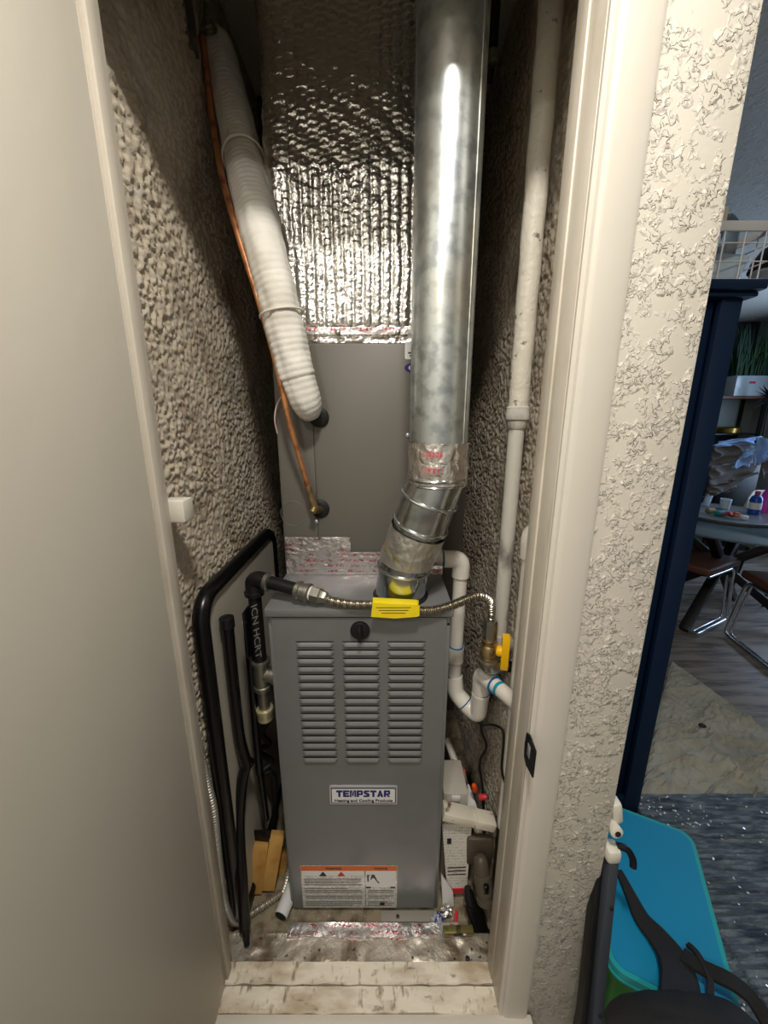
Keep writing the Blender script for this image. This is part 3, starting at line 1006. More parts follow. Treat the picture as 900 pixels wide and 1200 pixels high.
def bead(name, c, d, r, m, parent, rb=0.0035):
    ref = Vector((0, -1, 0))
    u = (ref - d * ref.dot(d)).normalized(); v = d.cross(u)
    n = 56
    pts = [c + (u * math.cos(2 * PI * k / n) + v * math.sin(2 * PI * k / n)) * r for k in range(n)]
    seg = 8
    vs_, fs_ = [], []
    for k in range(n):
        o_ = (pts[k] - c).normalized()
        for j in range(seg):
            a = 2 * PI * j / seg
            vs_.append(pts[k] + o_ * math.cos(a) * rb + d * math.sin(a) * rb)
    for k in range(n):
        k2 = (k + 1) % n
        for j in range(seg):
            j2 = (j + 1) % seg
            fs_.append((k * seg + j, k * seg + j2, k2 * seg + j2, k2 * seg + j))
    return MB().add(vs_, fs_).build(name, m, parent)


for i in range(4):
    m_ = M_TAPE if i == 2 else M_GALV2
    gore('elbow_section' if i < 3 else 'collar', E[i], dirs[i], E[i + 1], dirs[i + 1], R5 - 0.0005, R5 + 0.001, m_ if i != 2 else M_GALV2, flue)
for i in range(4):
    bead('crimp_bead', E[i], dirs[i], R5 + 0.0015, M_GALV2, flue, 0.0042 if i < 3 else 0.0036)
bead('crimp_bead', E[0] - dirs[0] * -0.013, dirs[0], R5 + 0.0005, M_GALV2, flue, 0.003)
# crumpled tape round the lower elbow section
seg = 64
vsx = []
n_ = 14
ref = Vector((0, -1, 0))
Xa = np.zeros((seg + 1, n_)); Ya = Xa.copy(); Za = Xa.copy()
for j in range(n_):
    t = 0.12 + 0.72 * j / (n_ - 1)
    c = E[2].lerp(E[3], t); dd = dirs[2].lerp(dirs[3], t).normalized()
    u = (ref - dd * ref.dot(dd)).normalized(); v = dd.cross(u)
    for k in range(seg + 1):
        a_ = 2 * PI * k / seg
        rr = R5 + 0.0018 + 0.004 * float(vnoise(np.array(a_ * 5.0), np.array(j * 0.7), 97))
        p = c + (u * math.cos(a_) + v * math.sin(a_)) * rr
        Xa[k, j], Ya[k, j], Za[k, j] = p
M_TAPEY = mat('foil_tape_tag_reflection', (228, 226, 218), 0.30, 0.9, bump=[('noise', 45, 0.7, 0.006), ('edge', 40, 0.6, 0.004)], var=((222, 206, 96), 16, 0.62, 0.70))  # yellow patches paint the warning tag's reflection into the tape
link('foil_tape_band', grid_mesh('foil_tape_band', Xa, Ya, Za), M_TAPEY, flue, auto=False)
# red print on the upper band
M_REDP = mat('red_marker', (206, 84, 96), 0.5)
text('red_print', '10/2/26', 0.017, M_REDP, flue, (FXc - 0.022, FYc - R5 - 0.0048, P(503, 533, 0.79).z), (1, 0.0, 0), (0, 0, 1), xscale=0.8, shear=0.25, bold=0.0001)
zz_ = P(503, 551, 0.79).z
sq = [(FXc - 0.040 + 0.038 * t + 0.004 * math.sin(t * 26), FYc - R5 - 0.0050, zz_ - 0.002 * t + 0.0055 * math.cos(t * 26)) for t in np.linspace(0, 1, 60)]
tube('red_scribble', M_REDP, flue, sq, 0.0007, 5)

# dark gasket ring at the furnace top
lathe('gasket', M_RUB, flue, (0.042, 0.906, FZ), (0, 0, 1), [(0, R5 + 0.008), (0.003, R5 + 0.008), (0.0035, R5 + 0.002)], 40)

# ================================================================== WRAPPED SUCTION LINE
ins = thing('insulated_pipe', 'fat white quilted pipe insulation running down to the coil', 'pipe insulation', P(360, 470, 1.0))
ctr = [P(253, 46, 1.23), P(267, 100, 1.20), P(280, 160, 1.14), P(292, 215, 1.06), P(309, 285, 0.985), P(326, 350, 0.965), P(340, 412, 0.965), P(355, 462, 0.975), P(366, 489, 1.000)]
path = resample(smooth(ctr, 12), 0.0026)
rad = []
n = len(path)
for i in range(n):
    sdist = i * 0.0026
    t = i / n
    base = 0.0385 + 0.005 * math.sin(t * PI) + (0.003 if 0.36 < t < 0.9 else 0)
    if t < 0.36:
        base += 0.0015
    rib = abs(math.sin(PI * sdist / 0.0135)) ** 0.6
    base = base * (0.965 + 0.035 * rib)
    if t < 0.02:
        base *= 0.80 + 10 * t
    if t > 0.94:
        e = (t - 0.94) / 0.06
        base *= math.sqrt(max(0.02, 1 - e * e * 0.75))
    rad.append(base)
seg = 40
vs_, fs_ = [], []
T = [(path[min(i + 3, n - 1)] - path[max(i - 3, 0)]).normalized() for i in range(n)]
Nn = Vector((0, -1, 0))
rs_ = np.random.RandomState(4)
for i in range(n):
    Nn = (Nn - T[i] * Nn.dot(T[i])).normalized()
    B = T[i].cross(Nn)
    for k in range(seg):
        a_ = 2 * PI * k / seg
        lump = 1 + 0.05 * (float(vnoise(np.array(a_ * 2.2 + 3), np.array(i * 0.09), 55)) - 0.5) * 2 + 0.012 * rs_.rand()
        seam = 0.955 if (k in (3, 4)) else (0.97 if k in (31, 32) else 1.0)
        vs_.append(path[i] + (Nn * math.cos(a_) + B * math.sin(a_)) * rad[i] * lump * seam)
for i in range(n - 1):
    for k in range(seg):
        k2 = (k + 1) % seg
        fs_.append((i * seg + k, i * seg + k2, (i + 1) * seg + k2, (i + 1) * seg + k))
fs_.append(tuple(range(seg))); fs_.append(tuple(range((n - 1) * seg, n * seg)))
me = MB().add(vs_, fs_).mesh('wrap')
bm = bmesh.new(); bm.from_mesh(me); bmesh.ops.recalc_face_normals(bm, faces=bm.faces[:]); bm.to_mesh(me); bm.free()
link('wrap', me, M_INSUL, ins, auto=False)
# cable ties round the wrap
for fr in (0.355, 0.765):
    i = int(n * fr)
    pts = []
    u = (Vector((0, -1, 0)) - T[i] * Vector((0, -1, 0)).dot(T[i])).normalized(); v = T[i].cross(u)
    ring = [path[i] + (u * math.cos(2 * PI * k / 36) + v * math.sin(2 * PI * k / 36)) * (rad[i] + 0.004) for k in range(37)]
    tube('cable_tie', M_WHITE, ins, ring, 0.0028, 6)

# copper liquid line beside the wrap
cop = thing('copper_line', 'thin copper refrigerant line running beside the white insulation', 'copper pipe', P(372, 598, 1.03))
cp_ = [P(238, 42, 1.18), P(243, 90, 1.17), P(250, 150, 1.12), P(262, 215, 1.02), P(281, 282, 0.975), P(301, 345, 0.955), P(322, 420, 0.955), P(338, 490, 0.965), P(352, 540, 0.985), P(361, 570, 1.0), P(365, 583, 1.005)]
tube('tube', M_COPPER, cop, smooth(cp_, 8), 0.0068, 14)
e0, e1 = P(361, 570, 1.0), P(367, 590, 1.008)
tube('solder_joint', M_BRASS, cop, [e0, e0.lerp(e1, 0.5), e1], [0.0085, 0.0092, 0.0085], 14)
tube('elbow', M_BRASS, cop, fillet([P(365, 584, 1.006), P(370, 598, 1.01), P(375, 597, CY0 - 0.002)], 0.012), 0.0105, 14)
tube('service_port', M_BRASS, cop, [P(369, 594, 1.008), P(366, 601, 0.995)], [0.008, 0.009], 10)

# thermostat wire by the left of the coil
tube_o = tube('thermostat_wire', mat('pinkish_wire', (214, 190, 180), 0.5), None, smooth([P(330, 464, 1.03), P(324, 476, 1.02), P(322, 492, 1.02), P(325, 508, 1.03)], 8), 0.0018, 8)
meta(tube_o, 'thin pale looped wire beside the copper line', 'wire')
# overhead wire and strap at the top of the wrap
o = tube('hanger_strap', M_IRON, None, smooth([P(238, -20, 1.20), P(237, 10, 1.20), P(236, 34, 1.19), P(243, 38, 1.15), P(252, 35, 1.16), P(249, 26, 1.22)], 8), 0.0055, 8)
meta(o, 'bent metal hanger strap above the white insulation', 'strap')
o = MB().box(P(221, 22, 1.12), (0.012, 0.05, 0.11), 0.003, Matrix.Rotation(0.1, 3, 'X')).build('mounting_strip', M_IRON, None)
meta(o, 'narrow metal strip high on the left closet wall', 'strip')
# thin pipe behind the flue at the top right
o = thing('capped_pipe', 'thin dark pipe with soldered joint behind the flue', 'pipe', P(578, 60, 1.12))
tube('tube', M_BIRON, o, [P(584, -40, 1.12), P(577, 66, 1.12), P(572, 95, 1.16)], 0.011, 12)
lathe('joint', M_IRON, o, P(577.5, 68, 1.12), (0, 0, 1), [(-0.012, 0.011), (-0.010, 0.015), (0.010, 0.015), (0.012, 0.011)], 16)

# ================================================================== GAS PIPING
gas = thing('gas_pipe', 'black iron gas pipe with elbow and tee left of the furnace', 'gas pipe', (-0.33, 0.90, 0.70))
GX, GY = -0.329, 0.895
g_el = Vector((GX, GY, P(298, 677, GY).z))
uni = P(352, 692, 0.858)
d_ = (uni - g_el).normalized()
tee_z = P(312, 790, GY).z
tube('riser', M_BIRON, gas, [(GX, GY, tee_z), (GX, GY, g_el.z - 0.012)], 0.0165, 20)
MB().tube(fillet([(GX, GY, g_el.z - 0.04), g_el, g_el + d_ * 0.045], 0.022), 0.021, 18).build('elbow', M_BIRON, gas)
lathe('elbow_band', M_IRON, gas, g_el + d_ * 0.036, d_, [(0, 0.021), (0.002, 0.024), (0.011, 0.024), (0.013, 0.021)], 20)
lathe('elbow_band', M_BIRON, gas, (GX, GY, g_el.z - 0.048), (0, 0, 1), [(0, 0.021), (0.002, 0.0245), (0.012, 0.0245), (0.014, 0.021)], 20)
tube('nipple', M_BIRON, gas, [g_el + d_ * 0.03, uni], 0.0165, 20)
dx = d_
lathe('coupling', M_IRON, gas, uni - dx * 0.012, dx, [(0, 0.018), (0.003, 0.0235), (0.012, 0.0235), (0.014, 0.021), (0.026, 0.021), (0.028, 0.0235), (0.036, 0.0235), (0.039, 0.018)], 24)
c1 = uni + dx * 0.026
lathe('thread_tape', M_PAPER, gas, c1, dx, [(0, 0.0175), (0.010, 0.0175)], 16)
# tee and drip leg
lathe('tee', M_IRON, gas, (GX, GY, tee_z), (0, 0, 1), [(-0.045, 0.019), (-0.043, 0.024), (-0.033, 0.024), (-0.031, 0.0205), (0.031, 0.0205), (0.033, 0.024), (0.043, 0.024), (0.045, 0.019)], 24)
lathe('tee_branch', M_IRON, gas, (GX, GY, tee_z), (1, -0.05, 0), [(0, 0.019), (0.028, 0.0195), (0.030, 0.0235), (0.042, 0.0235)], 20)
tube('drip_leg', M_IRON, gas, [(GX, GY, tee_z - 0.115), (GX, GY, tee_z - 0.03)], 0.0155, 18)
lathe('drip_cap', mat('brass_cap', (206, 196, 158), 0.4, 0.6), gas, (GX, GY, tee_z - 0.145), (0, 0, 1), [(0, 0.014), (0.004, 0.021), (0.022, 0.021), (0.026, 0.0235), (0.038, 0.0235), (0.040, 0.018)], 20)
M_GREYT = mat('grey_pipe_print', (122, 122, 118), 0.5)
text('lettering', 'ICN HCRT', 0.022, M_GREYT, gas, (GX + 0.002, GY - 0.0172, (tee_z + g_el.z) / 2 - 0.005), (0, 0, -1), (1, 0, 0), extrude=0.0006, xscale=1.5, shear=-0.3)

# flexible connector
flx = thing('gas_flex_line', 'ribbed stainless flexible gas connector crossing the furnace front', 'gas connector', P(462, 712, 0.83))
u0 = c1 + dx * 0.008
fl = [u0 + dx * 0.03, P(388, 704, 0.835), P(412, 708, 0.825), P(440, 708.5, 0.820), P(470, 712, 0.818), P(500, 716, 0.822), P(525, 711, 0.832), P(548, 702, 0.848), P(562, 698.5, 0.860), P(573, 703, 0.872), P(575.5, 716, 0.880), P(575, 728, 0.880)]
fpath = resample(smooth(fl, 16), 0.0012)
rr = [0.0098 + 0.0020 * math.sin(2 * PI * i * 0.0012 / 0.0052) for i in range(len(fpath))]
MB().tube(fpath, rr, 16).build('corrugated_hose', M_FLEX, flx)
ddir = (fpath[8] - fpath[0]).normalized()
MB().lathe(u0 + dx * -0.004, dx, [(0, 0.016), (0.001, 0.0205), (0.022, 0.0205), (0.026, 0.016), (0.036, 0.0145), (0.040, 0.012)], 6).build('flare_nut', M_IRON, flx)
MB().lathe(P(374.5, 729, 0.88) * 0 + fpath[-1] + Vector((0, 0, 0.004)), (0, 0, -1), [(0, 0.013), (0.001, 0.0175), (0.050, 0.0185), (0.053, 0.016)], 6).build('flare_nut', M_IRON, flx)
# yellow warning tag folded over the hose
q0 = P(463, 712, 0.818)
tg_ = MB()
tpts = [(-0.052, 0.020), (0.056, 0.012), (0.056, -0.013), (0.050, -0.016), (0.0, -0.020), (-0.056, -0.016)]
for k, off in enumerate((-0.0135, 0.0125)):
    tg_.prism([(a_, b2) for a_, b2 in reversed(tpts)], 0.0012, (q0.x, q0.y + off, q0.z), (1, 0, 0), (0, 0, 1))
tagm = tg_.build('warning_tag', M_YEL, flx)
MB().box((q0.x, q0.y, q0.z + 0.016), (0.104, 0.026, 0.0014), 0.0005, Matrix.Rotation(0.06, 3, 'Y')).build('tag_fold', M_YEL, tagm)
for k in range(3):
    MB().box((q0.x - 0.004, q0.y - 0.0152, q0.z + 0.008 - 0.007 * k), (0.08 - 0.012 * k, 0.0004, 0.0012)).build('print_line', M_INK, tagm)

# shut-off valve
vb = fpath[-1] + Vector((0, 0, -0.045))
val = thing('gas_valve', 'brass gas shut-off valve with a yellow handle', 'valve', (vb.x, vb.y, vb.z - 0.12))
lathe('valve_body', M_BRASS, val, vb + Vector((0, 0, -0.004)), (0, 0, -1), [(0, 0.015), (0.002, 0.020), (0.012, 0.020), (0.016, 0.017), (0.022, 0.0215), (0.046, 0.0215), (0.050, 0.018), (0.056, 0.0205), (0.068, 0.0205), (0.070, 0.017)], 20)
vc = vb + Vector((0.0, 0, -0.036))
hub = lathe('valve_stem', M_YELH, val, vc + Vector((0.014, -0.004, 0)), (1, -0.25, 0), [(0, 0.010), (0.010, 0.0145), (0.026, 0.0145), (0.029, 0.012)], 20)
hp = [(-0.011, -0.046), (0.011, -0.046), (0.015, -0.03), (0.015, 0.03), (0.011, 0.046), (-0.011, 0.046), (-0.015, 0.03), (-0.015, -0.03)]
MB().prism(hp, 0.018, vc + Vector((0.030, -0.010, 0)), (0.25, 1, 0), (0, 0, 1)).build('handle', M_YELH, val)
eb = vb + Vector((0, 0, -0.088))
MB().tube(fillet([eb + Vector((0, 0, 0.022)), eb, eb + Vector((0.05, 0.02, -0.004))], 0.03), 0.0225, 18).build('elbow', M_IRON, val)
lathe('elbow_band', M_IRON, val, eb + Vector((0, 0, 0.010)), (0, 0, 1), [(0, 0.021), (0.002, 0.0255), (0.012, 0.0255), (0.014, 0.021)], 20)
tube('wall_stub', M_BIRON, val, [eb + Vector((0.04, 0.016, -0.004)), eb + Vector((0.10, 0.03, -0.03))], 0.015, 14)

# ================================================================== PVC DRAINS
pv = thing('drain_pipe', 'white PVC condensate drain with trap right of the furnace', 'drain pipe', (0.21, 1.0, 0.72))
pr = 0.0195
yv = 1.005
a0 = P(541, 655, yv)
a1 = P(535.5, 795, yv); a1.x = a0.x - 0.004
a2 = P(533.5, 812, 0.985)
MB().tube([(0.13, CY0 + 0.01, a0.z), (a0.x - 0.03, yv, a0.z)], pr, 20).build('pipe', M_PVC, pv)
MB().tube(fillet([(a0.x - 0.05, yv, a0.z), a0, (a0.x - 0.001, yv, a0.z - 0.052)], 0.028, 8), 0.0245, 20).build('elbow', M_PVC, pv)
lathe('glue_ring', M_PVCB, pv, (a0.x - 0.053, yv + 0.001, a0.z), (1, 0, 0), [(0, 0.020), (0.001, 0.0235), (0.0035, 0.0235)], 20)
MB().tube([(a0.x - 0.001, yv, a0.z - 0.045), (a0.x - 0.004, yv, a1.z)], pr, 20).build('pipe', M_PVC, pv)
zc1 = P(536, 757, yv).z
zc2 = P(536, 792, yv).z
xx = a0.x - 0.0035
lathe('coupling', M_PVC, pv, (xx, yv, zc1), (0, 0, -1), [(0, 0.0215), (0.0005, 0.0245), (0.048, 0.0245), (0.049, 0.021)], 24)
lathe('glue_ring', M_PVCB, pv, (xx, yv, zc1 + 0.0025), (0, 0, -1), [(0, 0.0198), (0.002, 0.0235), (0.0045, 0.0235)], 24)
b0 = Vector((xx, yv, zc2))
b1 = P(534, 812, 0.995)
b2_ = P(553, 833, 0.965)
MB().tube(fillet([b0, b1, b1.lerp(b2_, 0.9)], 0.018, 6), 0.0245, 20).build('elbow', M_PVC, pv)
lathe('glue_ring', M_PVCB, pv, b0 + Vector((0, 0, 0.0025)), (0, 0, -1), [(0, 0.0198), (0.002, 0.0240), (0.0045, 0.0240)], 24)
dd = (b2_ - b1).normalized()
lathe('glue_ring', M_PVCB, pv, b1 + dd * 0.036, dd, [(0, 0.0246), (0.0005, 0.0252), (0.003, 0.0252), (0.0035, 0.0246)], 24)
u1 = P(561, 845, 0.945)
u2 = P(563.5, 812, 0.935)
u3 = P(564, 789, 0.93)
u4 = P(606, 825, 0.80)
MB().tube(fillet([b1.lerp(b2_, 0.75), P(560, 838, 0.95), u2 + Vector((0, 0, 0.0))], 0.022, 8), 0.0245, 20).build('elbow', M_PVC, pv)
du = Vector((0, 0, 1))
lathe('glue_ring', M_PVCB, pv, u2 + Vector((0, 0, 0.002)), du, [(0, 0.0205), (0.001, 0.0250), (0.0035, 0.0250)], 24)
lathe('coupling_lip', M_PVC, pv, u2 + Vector((0, 0, -0.006)), du, [(0, 0.0245), (0.001, 0.0256), (0.007, 0.0256), (0.008, 0.0235)], 24)
MB().tube(fillet([u2 + Vector((0, 0, -0.01)), u3, u3.lerp(u4, 0.42)], 0.026, 8), 0.0240, 20).build('elbow', M_PVC, pv)
d4 = (u4 - u3).normalized()
L4 = (u4 - u3).length
lathe('glue_ring', M_PVCB, pv, u3 + d4 * L4 * 0.40, d4, [(0, 0.0235), (0.001, 0.0248), (0.003, 0.0248), (0.004, 0.0205)], 24)
MB().tube([u3 + d4 * L4 * 0.35, u4], 0.0198, 20).build('pipe', M_PVC, pv)
lathe('teal_stripe', M_PVCT, pv, u3 + d4 * L4 * 0.52, d4, [(0, 0.0196), (0.0005, 0.0202), (0.010, 0.0202), (0.0105, 0.0196)], 24)

# tall painted pipe on the right wall
tall = thing('vent_pipe', 'tall cream painted pipe with a coupling on the right closet wall', 'pipe', (0.313, 0.93, 0.88))
TX, TY = 0.3135, 0.930
zcpl = P(607, 489, TY).z
MB().tube([(TX, TY, zcpl + 0.01)] + [(TX + 0.0008 * math.sin(k * 1.7), TY, zcpl + 0.01 + (CEIL - zcpl - 0.01) * k / 30) for k in range(1, 31)], 0.0232, 24).build('upper_pipe', M_PAINTP, tall)
MB().tube([(TX, TY, 0.86), (TX, TY, zcpl)], 0.0185, 24).build('lower_pipe', M_PAINTP2, tall)
lathe('coupling', M_PAINTP2, tall, (TX, TY, zcpl - 0.028), (0, 0, 1), [(0, 0.019), (0.004, 0.0225), (0.020, 0.0235), (0.023, 0.027), (0.036, 0.0275), (0.039, 0.0262), (0.050, 0.0265), (0.053, 0.0235)], 28)
MB().tube(fillet([(TX, TY, 0.89), (TX, TY, 0.85), (TX + 0.05, TY + 0.04, 0.83)], 0.03), 0.022, 18).build('elbow', M_PAINTP2, tall)

pv2 = thing('drain_riser', 'short white PVC elbow and pipe beside the right jamb', 'pipe', (0.335, 0.86, 0.5))
q = P(621, 628, 0.865)
MB().tube(fillet([(q.x + 0.030, 0.90, q.z + 0.005), q + Vector((0, 0, 0.004)), q + Vector((0.002, 0, -0.055))], 0.024, 8), 0.0205, 20).build('elbow', M_PVC, pv2)
MB().tube([q + Vector((0.002, 0, -0.05)), (q.x + 0.002, 0.865, 0.30)], 0.0155, 18).build('pipe', M_PVC, pv2)

# ================================================================== FOLDING TABLE (left gap)
ft = thing('folding_table', 'folded black-rimmed table leaning in the gap left of the furnace', 'folding table', (-0.42, 1.05, 0.0))
TZ1, TZ0, TY0, TY1 = P(250, 690, 0.80).z, 0.035, 0.790, 1.36
TZ1 = 1.055
wt, ht = TY1 - TY0, TZ1 - TZ0
cy, cz = (TY0 + TY1) / 2, (TZ0 + TZ1) / 2
MB().prism(rrect(wt - 0.02, ht - 0.02, 0.055, 8), 0.022, (-0.432, cy, cz), (0, 1, 0), (0, 0, 1)).build('table_top', M_TABLE, ft)
# bullnose rim
loop = [Vector((-0.419, cy + a_, cz + b2)) for a_, b2 in rrect(wt, ht, 0.065, 8)]
loop = loop + [loop[0], loop[1]]
MB().tube(loop, 0.0195, 12, caps=False, up=(1, 0, 0)).build('rim', M_BLACK, ft)
# legs
l1 = [P(266, 728, 0.845), P(272, 790, 0.852), P(280, 860, 0.862), P(287, 888, 0.866), P(291, 897, 0.868)]
tube('leg', M_BLACK, ft, smooth(l1, 6), 0.0150, 14)
lathe('leg_cap', M_BLACKP, ft, P(265, 722, 0.845), (0.02, 0.02, -1), [(0, 0.010), (0.004, 0.0175), (0.030, 0.0175), (0.032, 0.015)], 18)
l2 = [P(293, 890, 0.875), P(286, 905, 0.862), P(282, 930, 0.850), P(280, 970, 0.830), PZ(284, 1040, 0.20), PZ(287, 1084, 0.080)]
tube('leg', M_BLACK, ft, smooth(l2, 8), 0.0155, 14)
e0, e1 = PZ(287, 1082, 0.085), PZ(289.5, 1107, 0.0405)
tube('leg_foot', M_BLACKP, ft, [e0, e0.lerp(e1, 0.6), e1], [0.011, 0.0095, 0.0075], 12)
# brackets and braces
q = P(283, 730, 0.875)
MB().box((q.x + 0.012, q.y + 0.02, q.z - 0.03), (0.006, 0.07, 0.13), 0.002).build('bracket', M_BLACK, ft)
q = P(287, 728, 0.862)
lathe('rivet', M_SILV, ft, P(286, 729, 0.868), (0.3, -1, 0.2), [(0, 0.005), (0.004, 0.005), (0.006, 0.003)], 12)
tube('brace', M_BLACK, ft, [P(291, 745, 0.89), P(300, 860, 0.90), P(304, 905, 0.905)], 0.011, 10)
tube('brace', M_BLACK, ft, [P(300, 870, 0.93), P(312, 960, 0.93)], 0.010, 10)
q = P(308, 985, 0.93)
MB().box((q.x, q.y, q.z), (0.050, 0.006, 0.085), 0.003).build('bracket', M_BLACK, ft)
for (px, py) in ((317, 984), (298, 1003), (294, 981)):
    lathe('rivet', M_SILV, ft, P(px, py, 0.925), (0, -1, 0.3), [(0, 0.004), (0.004, 0.004), (0.005, 0.002)], 10)
tube('brace', M_BLACK, ft, [P(322, 985, 0.94), P(306, 1020, 0.905), P(296, 1048, 0.88)], [0.010, 0.014, 0.010], 10)

# tangled dark cable behind the legs
o = tube('cable_bundle', M_RUB, None, smooth([P(318, 840, 1.0), P(306, 858, 0.98), P(316, 872, 0.99), P(302, 880, 0.97), P(318, 892, 1.0), P(308, 905, 0.98), P(322, 915, 1.0), P(318, 1000, 1.02)], 8), 0.009, 10)
meta(o, 'tangle of black cable behind the folding table legs', 'cable')

# flexible metal conduit loop
cd = [P(232, 870, 0.765), P(241, 912, 0.765), P(250, 950, 0.765), P(255, 1000, 0.765), P(260, 1045, 0.765), P(268, 1072, 0.770), P(280, 1081, 0.80), P(300, 1079, 0.83), P(318, 1068, 0.855), P(330, 1050, 0.875), P(338, 1025, 0.895), P(341, 1005, 0.92)]
cpath = resample(smooth(cd, 12), 0.0013)
for p_ in cpath:
    p_.x = min(p_.x, FX0 - 0.014)
    p_.z = max(p_.z, 0.012 if p_.y > 0.780 else 0.042)
rr = [0.0094 + 0.0019 * math.sin(2 * PI * i * 0.0013 / 0.0085) for i in range(len(cpath))]
o = MB().tube(cpath, rr, 14).build('metal_conduit', M_COND, None)
meta(o, 'ribbed flexible metal conduit looping around the table leg', 'conduit')

# pine blocks
wb = [((305, 1035), 0.905, (0.045, 0.030, 0.15), 0.16, 'pine block nearest the black table leg'),
      ((322, 1030), 0.915, (0.042, 0.028, 0.17), 0.20, 'middle pine block leaning beside the furnace'),
      ((326, 1008), 0.95, (0.075, 0.026, 0.07), 0.55, 'short pine offcut behind the leaning blocks')]
for (px, py), Y, s3, an, lb in wb:
    q = P(px, py, Y)
    o = MB().box((0, 0, 0), s3, 0.002).build('wood_block', M_WOODB, None)
    q.x = min(q.x, FX0 - 0.035)
    q.z = max(q.z, s3[2] / 2 + 0.006)
    o.location = q
    o.rotation_euler = (-0.25, an, 0.1)
    meta(o, lb, 'wood block', 'pine blocks left of the furnace')
# white tube with a black end
tb = thing('paper_tube', 'small white tube with black end lying by the furnace corner', 'tube', P(330, 1070, 0.83))
ta = P(329, 1074, 0.812); ta.z = 0.024
tdir = Vector((0.30, 1, 0.12)).normalized()
lathe('tube_wall', M_PAPER, tb, ta, tdir, [(0, 0.0195), (0.001, 0.0205), (0.075, 0.0205), (0.076, 0.019)], 24)
lathe('tube_end', M_RUB, tb, ta + tdir * -0.0008, tdir, [(0, 0.018), (0.003, 0.018)], 24)

# ================================================================== CLUTTER RIGHT OF THE FURNACE
M_BOOK = mat_print('booklet_print', (222, 218, 208), (178, 175, 168), 0.010, 'Z', 0.47, rough=0.5)


def leaning(name, m, quad, thick, parent=None):
    """slab from four points (bl, br, tr, tl) with thickness away from the camera"""
    q = [Vector(p) for p in quad]
    n = (q[1] - q[0]).cross(q[3] - q[0]).normalized()
    if n.y < 0:
        n = -n
    vs_ = q + [p + n * thick for p in q]
    fs_ = [(0, 1, 2, 3), (7, 6, 5, 4), (0, 4, 5, 1), (1, 5, 6, 2), (2, 6, 7, 3), (3, 7, 4, 0)]
    return MB().add(vs_, fs_).build(name, m, parent, smooth=False)


bk = thing('instruction_booklet', 'white printed booklet with a red foot leaning by the furnace', 'booklet', P(535, 1045, 0.87))
leaning('cover', M_BOOK, [P(524, 1043, 0.865), P(547, 1041, 0.865), P(553, 966, 0.885), P(518, 966, 0.885)], 0.012, bk)
leaning('red_band', M_RED, [P(525, 1048, 0.863), P(547, 1046, 0.863), P(547, 1041, 0.8635), P(524, 1042, 0.8635)], 0.010, bk)
leaning('black_square', M_INK, [P(524, 989, 0.8765), P(529, 989, 0.8765), P(529, 983, 0.878), P(524, 983, 0.878)], 0.001, bk)
for k, py in enumerate((1017, 1021, 1025)):
    leaning('rule_line', M_INK, [P(524.5, py + 0.8, 0.8685), P(546, py - 0.2, 0.8685), P(546, py - 1.0, 0.8688), P(524.5, py, 0.8688)], 0.001, bk)
o = leaning('folded_card', M_PAPER, [P(519, 1065, 0.845), P(532, 1062, 0.848), P(531, 1046, 0.85), P(517, 1025, 0.86)], 0.008)
meta(o, 'small white folded card at the furnace bottom right corner', 'card')

# painted wooden offcut
M_WWOOD = mat('painted_offcut', (222, 216, 198), 0.5, bump=[('noise', 50, 0.3, 0.002)], var=((120, 92, 70), 22, 0.64, 0.70))
wo = thing('white_offcut', 'white painted wood offcut lying across the booklet top', 'wood offcut', P(548, 960, 0.87))
p0, p1 = P(519, 955, 0.873), P(558, 966, 0.868)
ang = math.atan2(-(p1.z - p0.z), (p1.x - p0.x))
o = MB().box((p0 + p1) / 2 + Vector((0, 0.012, 0.006)), ((p1 - p0).length, 0.045, 0.026), 0.002, Matrix.Rotation(ang, 3, 'Y')).build('long_piece', M_WWOOD, wo)
p2, p3 = P(558, 964, 0.866), P(579, 970, 0.866)
MB().box((p2 + p3) / 2 + Vector((0, 0.010, 0.006)), ((p3 - p2).length, 0.043, 0.027), 0.002, Matrix.Rotation(ang * 0.9, 3, 'Y')).build('short_piece', M_WWOOD, wo)

# leaning PVC offcut
lp = thing('pvc_offcut', 'slim white pipe leaning diagonally behind the offcut', 'pipe', P(566, 990, 0.91))
pa, pb = P(569, 1000, 0.885), P(524, 866, 1.16)
tube('pipe', M_PVC, lp, [pa, pb], 0.0125, 16)
dpa = (pb - pa).normalized()
pc = P(554, 945, 0.945)
t1 = (pc - pa).dot(dpa)
MB().box(pa + dpa * (t1 + 0.012), (0.038, 0.030, 0.11), 0.004, dpa.to_track_quat('Z', 'Y').to_matrix()).build('paper_sleeve', M_PAPER, lp)

# crumpled plastic bag
mb = MB()
bm = bmesh.new(); bmesh.ops.create_icosphere(bm, subdivisions=4, radius=1)
ctr_ = P(533, 915, 1.02)
for v in bm.verts:
    p = v.co.copy()
    k = 1 + 0.35 * (float(vnoise(np.array(p.x * 3 + 7), np.array(p.y * 3 + p.z * 4 + 9), 61)) - 0.5) * 2
    v.co = Vector((p.x * 0.036 * k, p.y * 0.05 * k, p.z * 0.045 * k)) + ctr_
me = bpy.data.meshes.new('plastic_bag'); bm.to_mesh(me); bm.free()
o = link('plastic_bag', me, mat('clear_bag', (150, 146, 144), 0.12, 0.3, bump=[('edge', 60, 0.8, 0.006)], var=((200, 120, 110), 20, 0.55, 0.62)), auto=False)
meta(o, 'crumpled shiny plastic bag beside the leaning white pipe', 'bag')
